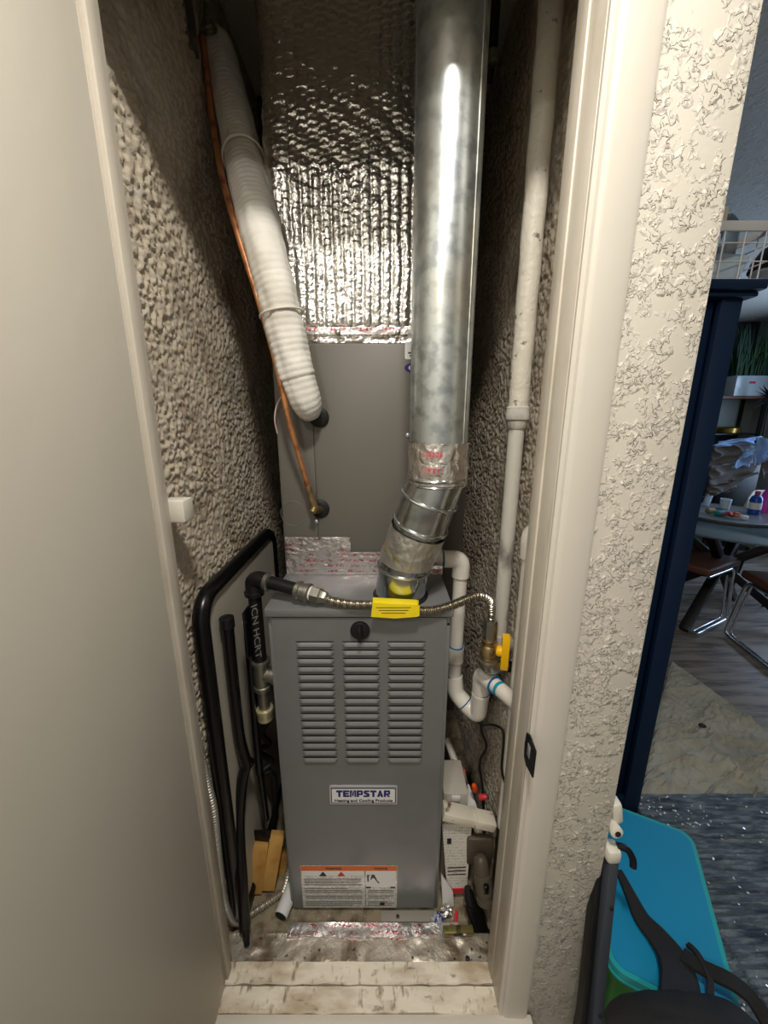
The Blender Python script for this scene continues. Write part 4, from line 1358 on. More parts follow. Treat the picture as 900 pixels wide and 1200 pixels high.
# carton under the bag
q = P(531, 945, 0.96)
o = MB().box((q.x + 0.0, 0.99, 0.17), (0.075, 0.12, 0.34), 0.003).build('white_carton', mat('carton_grey', (190, 184, 172), 0.6), None)
meta(o, 'tall pale carton standing behind the white booklet', 'carton')
MB().box((q.x + 0.0, 0.927, 0.325), (0.026, 0.006, 0.018), 0.001).build('carton_tab', M_PAPER, o)

# wire connectors
for (px, py, cc, lb, nm) in ((556, 923, (232, 92, 26), 'orange twist wire connector hanging by the right wall', 'orange_cap'), (566, 934, (214, 62, 66), 'red twist wire connector hanging by the right wall', 'red_cap')):
    q = P(px, py, 0.98)
    wc = thing('wire_connector', lb, 'wire connector', q, 'twist wire connectors')
    dd = Vector((-0.25, -0.2, 1)) if px < 560 else Vector((0.9, -0.3, 0.4))
    lathe('cap', mat(nm, cc, 0.4), wc, q, dd, [(-0.012, 0.0100), (-0.010, 0.0110), (0.010, 0.0080), (0.014, 0.006)], 10)
    qb = P(px + 2, py + 40, 1.02)
    tube('lead', M_RUB, wc, smooth([q - dd.normalized() * 0.01, q + Vector((0.004, 0.01, -0.04)), qb], 6), 0.0025, 8)
# dark cord on the right wall
o = tube('power_cord', M_RUB, None, smooth([P(529, 812, 1.04), P(540, 826, 1.0), P(556, 842, 0.95), P(565, 849, 0.93), P(580, 850, 0.90), P(590, 860, 0.87), P(588, 900, 0.86), P(592, 918, 0.85)], 8), 0.0035, 8)
meta(o, 'thin black cord sagging under the white drain trap', 'cord')
o = tube('black_cable', M_RUB, None, smooth([P(576, 815, 0.93), P(567, 835, 0.95), P(564, 855, 0.97), P(570, 875, 0.99), P(562, 895, 1.0), P(566, 930, 1.0), P(568, 1000, 1.02)], 8), 0.0040, 8)
meta(o, 'thicker black cable hanging below the gas valve', 'cable')
o = MB().box((XR - 0.012, 0.90, 0.42), (0.010, 0.030, 0.84), 0.002).build('wall_strip', mat('brown_strip', (96, 82, 66), 0.6), None)
meta(o, 'narrow brown strip standing against the right closet wall', 'strip')

# black hand tool (pump / gun) standing in the corner
M_TOOL = mat('dark_tool_plastic', (84, 76, 64), 0.42, bump=[('noise', 120, 0.3, 0.001)])
tool = thing('hand_pump', 'dusty black pump tool standing in the right front corner', 'pump', P(560, 1095, 0.79))
q = P(563, 995, 0.87)
MB().box((q.x, q.y + 0.010, q.z - 0.015), (0.080, 0.022, 0.105), 0.010).build('base_plate', M_TOOL, tool)
pa, pb = P(563, 1006, 0.845), P(570, 1056, 0.800)
dp = (pb - pa).normalized(); Lp = (pb - pa).length
lathe('barrel', M_TOOL, tool, pa, dp, [(-0.012, 0.006), (-0.008, 0.014), (0.0, 0.0195), (0.02, 0.021), (Lp * 0.35, 0.021), (Lp * 0.37, 0.025), (Lp * 0.78, 0.0265), (Lp * 0.80, 0.023), (Lp * 0.88, 0.023), (Lp * 0.90, 0.028), (Lp, 0.028), (Lp + 0.004, 0.024)], 24)
MB().box(pa.lerp(pb, 0.55) + Vector((0, -0.024, 0.010)), (0.016, 0.012, 0.030), 0.004).build('trigger', M_BLACK, tool)
pa, pb = P(548, 1040, 0.835), P(553, 1066, 0.812)
tube('side_grip', M_BLACKP, tool, [pa, pa.lerp(pb, 0.4), pb], [0.010, 0.016, 0.014], 12)
pa, pb = P(553, 1058, 0.82), P(565, 1098, 0.775)
dq = (pb - pa).normalized()
MB().box(pa.lerp(pb, 0.5), (0.044, 0.030, (pb - pa).length), 0.006, dq.to_track_quat('Z', 'Y').to_matrix()).build('handle', M_BLACK, tool)
MB().box(pb - dq * 0.008 + Vector((0, -0.004, 0.002)), (0.048, 0.034, 0.010), 0.002, dq.to_track_quat('Z', 'Y').to_matrix()).build('handle_cap', M_BLACKP, tool)

# small level / hardware strip, red clip, crumpled foil scrap
q = PZ(534, 1094, 0.040)
o = MB().box((q.x + 0.008, q.y + 0.004, 0.0435), (0.085, 0.018, 0.018), 0.002, Matrix.Rotation(0.03, 3, 'Z')).build('pocket_level', mat('olive_metal', (120, 112, 62), 0.35, 0.4, var=((70, 66, 40), 40, 0.5, 0.6)), None)
meta(o, 'small olive pocket level lying on the sill', 'level')
MB().box((q.x + 0.004, q.y - 0.0055, 0.0440), (0.022, 0.002, 0.008), 0.001).build('bubble_vial', M_INK, o)
MB().box((q.x + 0.024, q.y - 0.0055, 0.0455), (0.008, 0.002, 0.006), 0.001).build('sticker', M_PAPER, o)
q = PZ(534, 1078, 0.02)
o = MB().box((q.x, q.y, 0.024), (0.010, 0.040, 0.012), 0.003, Matrix.Rotation(-0.3, 3, 'Z')).build('red_clip', M_RED, None)
meta(o, 'tiny red clip lying near the pocket level', 'clip')
bm = bmesh.new(); bmesh.ops.create_icosphere(bm, subdivisions=3, radius=1)
q = PZ(513, 1077, 0.025)
for v in bm.verts:
    p = v.co
    k = 0.75 + 0.5 * random.random()
    v.co = Vector((p.x * 0.019 * k, p.y * 0.016 * k, p.z * 0.016 * k)) + Vector((q.x, q.y, 0.020))
me = bpy.data.meshes.new('wrapper'); bm.to_mesh(me); bm.free()
o = link('crumpled_wrapper', me, mat('wrapper', (200, 202, 208), 0.3, 0.4, var=((60, 80, 150), 60, 0.5, 0.54)), smooth=False)
meta(o, 'crumpled blue and white wrapper at the furnace foot', 'wrapper')
q = PZ(524, 1072, 0.02)
bm = bmesh.new(); bmesh.ops.create_icosphere(bm, subdivisions=3, radius=1)
for v in bm.verts:
    p = v.co
    k = 0.7 + 0.6 * random.random()
    v.co = Vector((p.x * 0.016 * k, p.y * 0.014 * k, p.z * 0.012 * k)) + Vector((q.x, q.y + 0.012, 0.016))
me = bpy.data.meshes.new('scrap'); bm.to_mesh(me); bm.free()
o = link('foil_scrap', me, M_TAPE, smooth=False)
meta(o, 'tiny crumpled silver foil scrap beside the booklet', 'foil scrap')
q = PZ(470, 1075, 0.008)
o = MB().box((q.x + 0.02, q.y + 0.002, 0.006), (0.16, 0.028, 0.010), 0.001).build('grey_shim', mat('shim_grey', (150, 146, 134), 0.6), None)
meta(o, 'flat grey shim lying under the furnace front edge', 'shim')
lathe('screw', M_INK, o, (q.x - 0.01, q.y, 0.011), (0, 0, 1), [(0, 0.005), (0.002, 0.005), (0.003, 0.003)], 10)
q = PZ(548, 1123.5, 0.033)
o = lathe('dark_screw', M_INK, None, (q.x, q.y, 0.0312), (0, 0, 1), [(0, 0.006), (0.003, 0.006), (0.005, 0.003)], 12)
meta(o, 'single dark screw head on the worn sill', 'screw')
#FARROOM
# ================================================================== HALL / DINING ROOM TO THE RIGHT
M_FLOOR = mat('grey_oak_floor', (150, 138, 124), 0.42, bump=[('noise', 30, 0.1, 0.002, (1, 8, 1))], var=[((96, 86, 78), 3.0, 0.42, 0.62, (1, 7, 1)), ((146, 136, 124), 9, 0.5, 0.7, (1, 9, 1))])
M_FARW = mat('slate_wall_paint', (50, 56, 64), 0.6, bump=[('noise', 60, 0.2, 0.002)])
M_FARW2 = mat('pale_green_wall', (150, 156, 150), 0.6)
meta(box('floor', M_FLOOR, None, (-1.7, 4.6), (-1.7, 5.2), (FL - 0.05, FL)), kind='structure')
meta(box('wall_far', M_FARW, None, (XE, 4.6), (5.0, 5.06), (FL, CEIL)), kind='structure')
# east wall with the window that lets the daylight in
mb = MB()
WX = 4.5
for (y0, y1, z0, z1) in ((-1.7, 2.2, FL, CEIL), (3.8, 5.06, FL, CEIL), (2.2, 3.8, FL, 0.7), (2.2, 3.8, 2.25, CEIL)):
    mb.box((WX + 0.05, (y0 + y1) / 2, (z0 + z1) / 2), (0.1, y1 - y0, z1 - z0))
meta(mb.build('wall_east', M_FARW2, None, smooth=False), kind='structure')
wn = meta(bpy.data.objects.new('window_1', None), 'daylit dining room window in the east wall', kind='structure')
COL.objects.link(wn)
wn.location = (WX + 0.05, 3.0, 0.7)
for (y0, y1, z0, z1) in ((2.2, 2.26, 0.7, 2.25), (3.74, 3.8, 0.7, 2.25), (2.97, 3.03, 0.76, 2.19), (2.26, 3.74, 0.7, 0.76), (2.26, 3.74, 2.19, 2.25)):
    box('window_frame', M_WHITE, wn, (WX + 0.02, WX + 0.07), (y0, y1), (z0, z1), 0.003)

# ---- navy cabinet at the corner
M_NAVYC = mat('navy_cabinet_paint', (15, 36, 64), 0.42, bump=[('noise', 40, 0.06, 0.002)])
YC = 1.18
kx1 = P(838, 545, YC).x
kx1 = 0.985
kz1 = P(850, 352, YC).z
cab = thing('tall_cabinet', 'tall navy blue cabinet standing past the wall corner', 'cabinet', (0.75, YC + 0.17, FL))
kx0 = 0.53
box('side_panel', M_NAVYC, cab, (kx0, kx0 + 0.02), (YC, YC + 0.34), (FL + 0.001, kz1), 0.002)
box('side_panel', M_NAVYC, cab, (kx1 - 0.02, kx1), (YC, YC + 0.34), (FL + 0.001, kz1), 0.002)
box('back_panel', M_NAVYC, cab, (kx0 + 0.02, kx1 - 0.02), (YC + 0.32, YC + 0.34), (FL + 0.02, kz1))
box('stile', M_NAVYC, cab, (kx1 - 0.058, kx1), (YC - 0.018, YC + 0.002), (FL + 0.001, kz1), 0.002)
box('stile', M_NAVYC, cab, (kx0, kx0 + 0.058), (YC - 0.018, YC + 0.002), (FL + 0.001, kz1), 0.002)
box('plinth', M_NAVYC, cab, (kx0 + 0.058, kx1 - 0.058), (YC - 0.014, YC + 0.004), (FL + 0.001, FL + 0.09), 0.002)
for zz in (FL + 0.62, FL + 1.22):
    box('rail', M_NAVYC, cab, (kx0 + 0.058, kx1 - 0.058), (YC + 0.012, YC + 0.016), (zz, zz + 0.004), 0.001)
box('door', M_NAVYC, cab, (kx0 + 0.06, kx1 - 0.060), (YC + 0.004, YC + 0.022), (FL + 0.092, kz1 - 0.002), 0.002)
cr = [(0.0, 0.0), (0.014, 0.0), (0.030, 0.010), (0.042, 0.026), (0.046, 0.040), (0.0, 0.040)]
mb = MB()
mb.box(((kx0 + kx1) / 2, YC + 0.15, kz1 + 0.027), (kx1 - kx0 + 0.066, 0.40, 0.026), 0.006)
mb.box(((kx0 + kx1) / 2, YC + 0.155, kz1 + 0.007), (kx1 - kx0 + 0.05, 0.38, 0.014), 0.005)
mb.build('crown', M_NAVYC, cab)
ctop = kz1 + 0.040

# ---- white wire basket and things on top of the cabinet
M_WIRE = mat('white_wire', (206, 206, 206), 0.4)
bas = thing('wire_basket', 'white wire basket with a wide rim on the navy cabinet', 'basket', (0.8, YC + 0.14, ctop))
by0, by1, bx0, bx1 = YC - 0.03, YC + 0.30, 0.56, P(884, 300, YC - 0.03).x + 0.02
rz = P(870, 265, by0).z
box('rim', M_WIRE, bas, (bx0, bx1 + 0.02), (by0 - 0.004, by0 + 0.004), (rz - 0.012, rz + 0.012), 0.002)
box('rim', M_WIRE, bas, (bx0, bx1 + 0.02), (by1 - 0.004, by1 + 0.004), (rz - 0.012, rz + 0.012), 0.002)
for xx in (bx0, bx1 + 0.016):
    box('rim', M_WIRE, bas, (xx, xx + 0.006), (by0 + 0.004, by1 - 0.004), (rz - 0.012, rz + 0.012), 0.002)
nw = 8
for k in range(nw + 1):
    xx = bx0 + 0.006 + (bx1 - bx0 - 0.006) * k / nw
    for yy_ in (by0, by1):
        tube('wire', M_WIRE, bas, [(xx, yy_, ctop + 0.002), (xx, yy_, rz)], 0.0019, 6)
for k in range(4):
    yy_ = by0 + (by1 - by0) * (k + 0.5) / 4
    tube('wire', M_WIRE, bas, [(bx1 + 0.016, yy_, ctop + 0.002), (bx1 + 0.016, yy_, rz)], 0.0019, 6)
for zz in (ctop + 0.003, ctop + (rz - ctop) * 0.36, ctop + (rz - ctop) * 0.70):
    tube('wire', M_WIRE, bas, [(bx0, by0, zz), (bx1 + 0.016, by0, zz), (bx1 + 0.016, by1, zz), (bx0, by1, zz)], 0.0019, 6)
o = MB().box((0.80, YC + 0.13, ctop + 0.060), (0.20, 0.18, 0.11), 0.012, Matrix.Rotation(0.25, 3, 'Z')).build('storage_pouch', mat('grey_purple_cloth', (120, 112, 122), 0.8, bump=[('noise', 30, 0.5, 0.01)]), None)
meta(o, 'folded grey purple pouch inside the wire basket', 'pouch')
o = MB().box((0.985, YC + 0.10, ctop + 0.050), (0.11, 0.12, 0.09), 0.01, Matrix.Rotation(-0.5, 3, 'Z') @ Matrix.Rotation(0.25, 3, 'Y')).build('white_packet', mat('pale_blue_plastic', (170, 186, 200), 0.3), None)
meta(o, 'pale blue packet tilted inside the wire basket', 'packet')
o = MB().box((0.865, YC + 0.02, ctop + 0.155), (0.075, 0.07, 0.05), 0.004).build('small_carton', mat('cream_carton', (196, 188, 168), 0.6), None)
meta(o, 'cream and red carton near the basket rim', 'carton')
MB().box((0.865, YC + 0.02, ctop + 0.128), (0.078, 0.073, 0.012), 0.003).build('red_stripe', M_RED, o)
# clear dome jar
q = P(856, 258, YC + 0.10)
o = lathe('glass_jar', mat('clear_glass', (190, 200, 200), 0.06, trans=0.9), None, (q.x - 0.006, YC + 0.10, rz - 0.05), (0, 0, 1), [(0, 0.03), (0.004, 0.032), (0.08, 0.032), (0.11, 0.026), (0.13, 0.012), (0.134, 0.004)], 24)
meta(o, 'clear rounded glass jar standing in the wire basket', 'jar')

# ---- rug with glossy ridges
RZ = FL + 0.012
xs = np.arange(0.50, 2.4, 0.010)
Xg, Vg = np.meshgrid(xs, np.linspace(0, 1, 334), indexing='ij')
Yg = -0.10 + Vg * (np.where(Xg < 0.992, 1.155, 1.236) + 0.10)
row = np.abs(np.sin(PI * (Yg + 0.004 * vnoise(Xg / 0.05, Yg / 0.05, 31)) / 0.017)) ** 0.7
h = 0.011 * row * (0.6 + 0.6 * vnoise(Xg / 0.03, Yg / 0.02, 33)) + 0.004 * vnoise(Xg / 0.012, Yg / 0.009, 34)
M_RUG = mat('blue_grey_rug', (82, 96, 108), 0.55, bump=[('noise', 320, 0.9, 0.004), ('voronoi', 120, 0.4, 0.004)], var=[((124, 136, 144), 60, 0.45, 0.62, (0.25, 1.6, 1)), ((46, 56, 68), 34, 0.48, 0.66, (0.25, 1.6, 1))], coat=0.25)
o = link('rug', grid_mesh('rug', Xg, Yg, RZ + h), M_RUG, auto=False)
meta(o, 'blue grey ridged rug on the floor by the cabinet', 'rug')
# glitter on the rug: tiny near-white flecks, sparkle put into their colour
gl = MB()
rs_ = np.random.RandomState(12)
spots = [(rs_.uniform(0.62, 1.9), rs_.uniform(0.35, 1.22)) for _ in range(260)]
for (cx_, cy_, sx_, sy_, n_) in ((0.83, 0.60, 0.05, 0.05, 60), (1.05, 1.16, 0.10, 0.05, 70), (0.86, 0.85, 0.03, 0.15, 50)):
    spots += [(rs_.normal(cx_, sx_), rs_.normal(cy_, sy_)) for _ in range(n_)]
for (x_, y_) in spots:
    if y_ > (1.22 if x_ > 1.0 else 1.14) or x_ < 0.52:
        continue
    a_ = rs_.uniform(0, PI); r2 = rs_.uniform(0.0018, 0.0042)
    z_ = RZ + 0.0150
    tx, ty = rs_.uniform(-0.5, 0.5, 2)
    vs_ = []
    for k in range(6):
        dx_, dy_ = r2 * math.cos(a_ + k * PI / 3), r2 * math.sin(a_ + k * PI / 3)
        vs_.append((x_ + dx_, y_ + dy_, z_ + dx_ * tx + dy_ * ty))
    vs_ += [(v[0], v[1], v[2] - 0.0008) for v in vs_]
    gl.add(vs_, [(0, 1, 2, 3, 4, 5), (11, 10, 9, 8, 7, 6)] + [(k, k + 6, (k + 1) % 6 + 6, (k + 1) % 6) for k in range(6)])
o = gl.build('rug_glitter', mat('glitter', (245, 245, 250), 0.25, 0.3), None, smooth=False)
meta(o, 'tiny silver glitter scattered over the blue grey rug', 'glitter', kind='stuff')

# ---- crumpled sheet on the floor
qa = [PZ(747, 936, FL), PZ(945, 944, FL), PZ(945, 893, FL), PZ(788, 776, FL)]
nu, nv = 260, 200
U, V = np.meshgrid(np.linspace(0, 1, nu), np.linspace(0, 1, nv), indexing='ij')
Xg = (1 - V) * ((1 - U) * qa[0].x + U * qa[1].x) + V * ((1 - U) * qa[3].x + U * qa[2].x)
Yg = (1 - V) * ((1 - U) * qa[0].y + U * qa[1].y) + V * ((1 - U) * qa[3].y + U * qa[2].y) + 0.012 * vnoise(U * 9, V * 9, 47)
def crease(a, b, seed):
    return 1 - np.abs(vnoise(a + 20, b + 20, seed) - 0.5) * 2


Pa = Xg * 0.55 - Yg * 0.83; Pb = Xg * 0.83 + Yg * 0.55
Pc = Xg * 0.95 + Yg * 0.30; Pd = -Xg * 0.30 + Yg * 0.95
wob = 0.04 * vnoise(Xg / 0.1 + 9, Yg / 0.1 + 9, 44)
h = 0.003 + 0.026 * crease((Pa + wob) / 0.10, Pb / 0.45, 48) ** 12 + 0.022 * crease((Pd + wob) / 0.07, Pc / 0.32, 49) ** 10 \
    + 0.011 * crease(Pc / 0.04, Pd / 0.035, 50) ** 5 + 0.005 * crease(Pa / 0.022, Pb / 0.03, 51) ** 3
edge = np.minimum(np.minimum(U, 1 - U), np.minimum(V, 1 - V))
h = h * (0.4 + 0.6 * sstep(0, 0.04, edge))
M_SHEET = mat('khaki_sheet', (176, 173, 158), 0.85, bump=[('noise', 500, 0.3, 0.001)], var=((156, 152, 138), 6, 0.45, 0.65))
o = link('floor_sheet', grid_mesh('floor_sheet', Xg, Yg, FL + 0.002 + h), M_SHEET, auto=False)
meta(o, 'crumpled khaki sheet spread on the floor beyond the rug', 'sheet')
q = PZ(822, 855, FL + 0.01)
bm = bmesh.new(); bmesh.ops.create_icosphere(bm, subdivisions=2, radius=1)
for v in bm.verts:
    v.co = Vector((v.co.x * 0.018, v.co.y * 0.014, max(v.co.z, -0.3) * 0.008)) + Vector((q.x, q.y, FL + 0.034))
me = bpy.data.meshes.new('pebble'); bm.to_mesh(me); bm.free()
o = link('dark_leaf', me, M_INK); meta(o, 'small dark oval scrap lying on the khaki sheet', 'scrap')

# ---- teal storage tote
M_LID = mat('blue_lid_plastic', (20, 134, 178), 0.4, bump=[('noise', 220, 0.15, 0.0006)])
M_LIDR = mat('teal_lid_rim', (38, 160, 166), 0.36)
M_TOTE = mat('green_tote_plastic', (70, 150, 70), 0.35)
LZ = 0.30
A_, B_, C_, D_ = PZ(724, 950, LZ), PZ(785, 960, LZ), PZ(874, 1172, LZ), PZ(706, 1172, LZ)
ctl = (A_ + B_ + C_ + D_) / 4
axy = ((A_ + B_) / 2 - (C_ + D_) / 2); Ll = axy.length; axy.normalize()
axx = Vector((axy.y, -axy.x, 0))
Wl = ((B_ - A_).length + (C_ - D_).length) / 2 + 0.02
tote = thing('storage_tote', 'green storage tote with a bright blue lid beside the wall', 'storage tote', (ctl.x, ctl.y, RZ))
MB().prism(rrect(Wl, Ll, 0.035, 6), 0.022, ctl - Vector((0, 0, 0.026)), axx, axy).build('lid_rim', M_LIDR, tote)
MB().prism(rrect(Wl - 0.020, Ll - 0.020, 0.028, 6), 0.004, ctl - Vector((0, 0, 0.006)), axx, axy).build('lid_panel', M_LID, tote)
MB().prism(rrect(Wl + 0.004, Ll + 0.004, 0.036, 6), 0.005, ctl - Vector((0, 0, 0.0275)), axx, axy).build('lid_lip', M_LIDR, tote)
vs_, fs_ = [], []
loops = [(0.0, 0.80), (0.02, 0.84), (0.24, 0.92)]
rp = rrect(Wl, Ll, 0.035, 6)
nl = len(rp)
for (z_, k_) in loops:
    for (a_, b2) in rp:
        p = ctl + axx * a_ * k_ + axy * b2 * k_
        vs_.append((p.x, p.y, RZ + 0.018 + z_ * (LZ - 0.03 - RZ - 0.018) / 0.24))
for i in range(len(loops) - 1):
    for k in range(nl):
        k2 = (k + 1) % nl
        fs_.append((i * nl + k, i * nl + k2, (i + 1) * nl + k2, (i + 1) * nl + k))
fs_.append(tuple(reversed(range(nl)))); fs_.append(tuple(range((len(loops) - 1) * nl, len(loops) * nl)))
MB().add(vs_, fs_).build('tub', M_TOTE, tote)

# ---- dark folded gate post standing along the wall end
bd = thing('folded_gate', 'dark grey folded safety gate standing against the wall end', 'safety gate', (XE + 0.03, 0.68, FL))
M_GATE = mat('dark_grey_gate', (58, 64, 72), 0.45)
gt = PZ(720, 985, 0.55)
gz = P(719, 990, 0.69).z
def bar(name, m, parent, a, b, sx, sy, bev=0.003):
    dv = (b - a).normalized()
    xx = Vector((1, 0, 0)); xx = (xx - dv * xx.dot(dv)).normalized(); yy = dv.cross(xx)
    R = Matrix((xx, yy, dv)).transposed()
    return MB().box((a + b) / 2, (sx, sy, (b - a).length), bev, R).build(name, m, parent)


ga, gb = P(716, 1003, 0.628), PZ(694, 1215, 0.16)
gdir = (ga - gb).normalized()
gb = ga - gdir * ((ga.z - FL - 0.022) / gdir.z)
bar('post', M_GATE, bd, gb, ga, 0.021, 0.028)
ga2 = ga + Vector((-0.018, 0.012, -0.03)); gb2 = gb + Vector((-0.026, 0.004, 0))
bar('post', M_BLACKP, bd, gb2, ga2, 0.014, 0.026)
for k in (0.16, 0.55):
    q = ga.lerp(gb, k)
    lathe('screw', M_INK, bd, q + Vector((0.002, -0.0155, 0)), (0, -1, 0.1), [(0, 0.004), (0.002, 0.004), (0.003, 0.002)], 10)
gx, gy, gz = ga
MB().box((gx - 0.002, gy, gz + 0.014), (0.030, 0.034, 0.034), 0.008).build('white_hinge', M_WHITE, bd)
lathe('white_hinge', M_WHITE, bd, (gx - 0.004, gy + 0.012, gz + 0.075), (0, -1, 0.15), [(0, 0.010), (0.002, 0.013), (0.022, 0.013), (0.024, 0.008)], 18)
lathe('hinge_hole', M_INK, bd, (gx - 0.004, gy - 0.0125, gz + 0.0788), (0, -1, 0.15), [(0, 0.006), (0.0012, 0.006)], 14)
MB().box((gx + 0.004, gy + 0.02, gz + 0.105), (0.024, 0.030, 0.055), 0.008, Matrix.Rotation(-0.2, 3, 'Y')).build('bracket', M_WHITE, bd)
tube('black_hook', M_BLACKP, bd, smooth([(gx + 0.008, gy, gz + 0.030), (gx + 0.028, gy - 0.005, gz + 0.026), (gx + 0.040, gy - 0.01, gz + 0.006), (gx + 0.040, gy - 0.015, gz - 0.010)], 6), 0.007, 10)

# ---- black bag with strap over the tote
M_BAG = mat('black_bag_fabric', (24, 23, 23), 0.75, bump=[('noise', 30, 0.5, 0.006), ('noise', 400, 0.3, 0.0006)])
bag = thing('black_bag', 'black fabric bag with a wide strap lying over the tote lid', 'bag', (0.66, 0.44, LZ))
bm = bmesh.new(); bmesh.ops.create_icosphere(bm, subdivisions=5, radius=1)
bc = PZ(822, 1255, LZ + 0.02)
for v in bm.verts:
    p = v.co.copy()
    k = 1 + 0.16 * (float(vnoise(np.array(p.x * 2.2 + 5), np.array(p.y * 2.5 + p.z * 2 + 5), 63)) - 0.5) * 2 + 0.05 * float(vnoise(np.array(p.x * 7 + 9), np.array(p.y * 7 + p.z * 5 + 9), 64))
    v.co = Vector((p.x * 0.165 * k, p.y * 0.075 * k, p.z * 0.050 * k)) + Vector((bc.x - 0.004, bc.y + 0.010, LZ + 0.046))
me = bpy.data.meshes.new('bag_body'); bm.to_mesh(me); bm.free()
link('bag_body', me, M_BAG, bag, auto=False)


def ribbon(name, m, parent, pts, widths, thick=0.004):
    pts = [Vector(p) for p in pts]
    n = len(pts)
    vs_, fs_ = [], []
    for i in range(n):
        t = (pts[min(i + 1, n - 1)] - pts[max(i - 1, 0)]).normalized()
        sd = t.cross(Vector((0, 0, 1))).normalized()
        up = sd.cross(t).normalized()
        wd = widths[i] / 2
        for (a_, b2) in ((-wd, 0), (-wd * 0.9, thick), (wd * 0.9, thick), (wd, 0), (wd * 0.9, -0.001), (-wd * 0.9, -0.001)):
            vs_.append(pts[i] + sd * a_ + up * b2)
    for i in range(n - 1):
        for k in range(6):
            k2 = (k + 1) % 6
            fs_.append((i * 6 + k, i * 6 + k2, (i + 1) * 6 + k2, (i + 1) * 6 + k))
    fs_.append(tuple(range(6))); fs_.append(tuple(range((n - 1) * 6, n * 6)))
    return MB().add(vs_, fs_).build(name, m, parent)


rp_ = smooth([PZ(725, 1021, LZ + 0.004), PZ(740, 1052, LZ + 0.004), PZ(753, 1078, LZ + 0.005), PZ(772, 1100, LZ + 0.010), PZ(790, 1125, LZ + 0.020), PZ(797, 1150, LZ + 0.035), PZ(797, 1180, LZ + 0.060)], 8)
nn = len(rp_)
ribbon('strap', M_BAG, bag, rp_, [0.016 + 0.052 * min(1, (i / nn) * 1.5) for i in range(nn)], 0.006)
rp_ = smooth([PZ(800, 1120, LZ + 0.022), PZ(818, 1132, LZ + 0.030), PZ(838, 1142, LZ + 0.040), PZ(858, 1152, LZ + 0.045), PZ(880, 1170, LZ + 0.040), PZ(900, 1200, LZ + 0.03)], 8)
ribbon('strap', M_BAG, bag, rp_, [0.032] * len(rp_), 0.006)
rp_ = smooth([PZ(806, 1108, LZ + 0.022), PZ(818, 1120, LZ + 0.030), PZ(832, 1150, LZ + 0.040), PZ(830, 1185, LZ + 0.05)], 8)
ribbon('strap', M_BAG, bag, rp_, [0.012] * len(rp_), 0.005)

# ---- glass dining table
tc_ = Vector((2.525, 2.694, 0.72)); TR = 0.60
M_GLASS = mat('tinted_glass', (150, 168, 172), 0.05, trans=0.75, ior=1.45, spec=0.6)
dt = thing('dining_table', 'round glass dining table on crossed dark legs', 'dining table', (tc_.x, tc_.y, FL))
lathe('glass_top', M_GLASS, dt, (tc_.x, tc_.y, 0.708), (0, 0, 1), [(0, TR - 0.004), (0.003, TR), (0.010, TR), (0.013, TR - 0.004)], 64)
M_DWOOD = mat('black_stained_wood', (24, 20, 20), 0.45)
pq = PZ(800, 741, FL)
for k, (fx, fy) in enumerate(((pq.x, pq.y), (2.95, 2.40), (2.15, 3.02), (2.95, 2.98))):
    a3 = Vector((fx, fy, FL + 0.02)); b3 = Vector((2 * tc_.x - fx, 2 * tc_.y - fy, 0.69))
    b3 = Vector((tc_.x, tc_.y, 0)) + (b3 - Vector((tc_.x, tc_.y, 0))) * 1.0
    b3 = Vector((tc_.x - (fx - tc_.x) * 0.75, tc_.y - (fy - tc_.y) * 0.75, 0.690))
    dv = (b3 - a3).normalized()
    MB().box((a3 + b3) / 2, (0.055, 0.055, (b3 - a3).length), 0.004, dv.to_track_quat('Z', 'Y').to_matrix()).build('leg', M_DWOOD, dt)
lathe('hub', M_DWOOD, dt, (tc_.x, tc_.y, 0.33), (0, 0, 1), [(0, 0.08), (0.01, 0.10), (0.09, 0.10), (0.10, 0.08)], 20)

# ---- cantilever chairs
M_CHROME = mat('chrome', (220, 222, 226), 0.12, 1.0)
M_BSEAT = mat('brown_leather', (96, 62, 46), 0.45, bump=[('noise', 80, 0.15, 0.002)])
M_SHELL = mat('cream_shell', (196, 188, 172), 0.5)


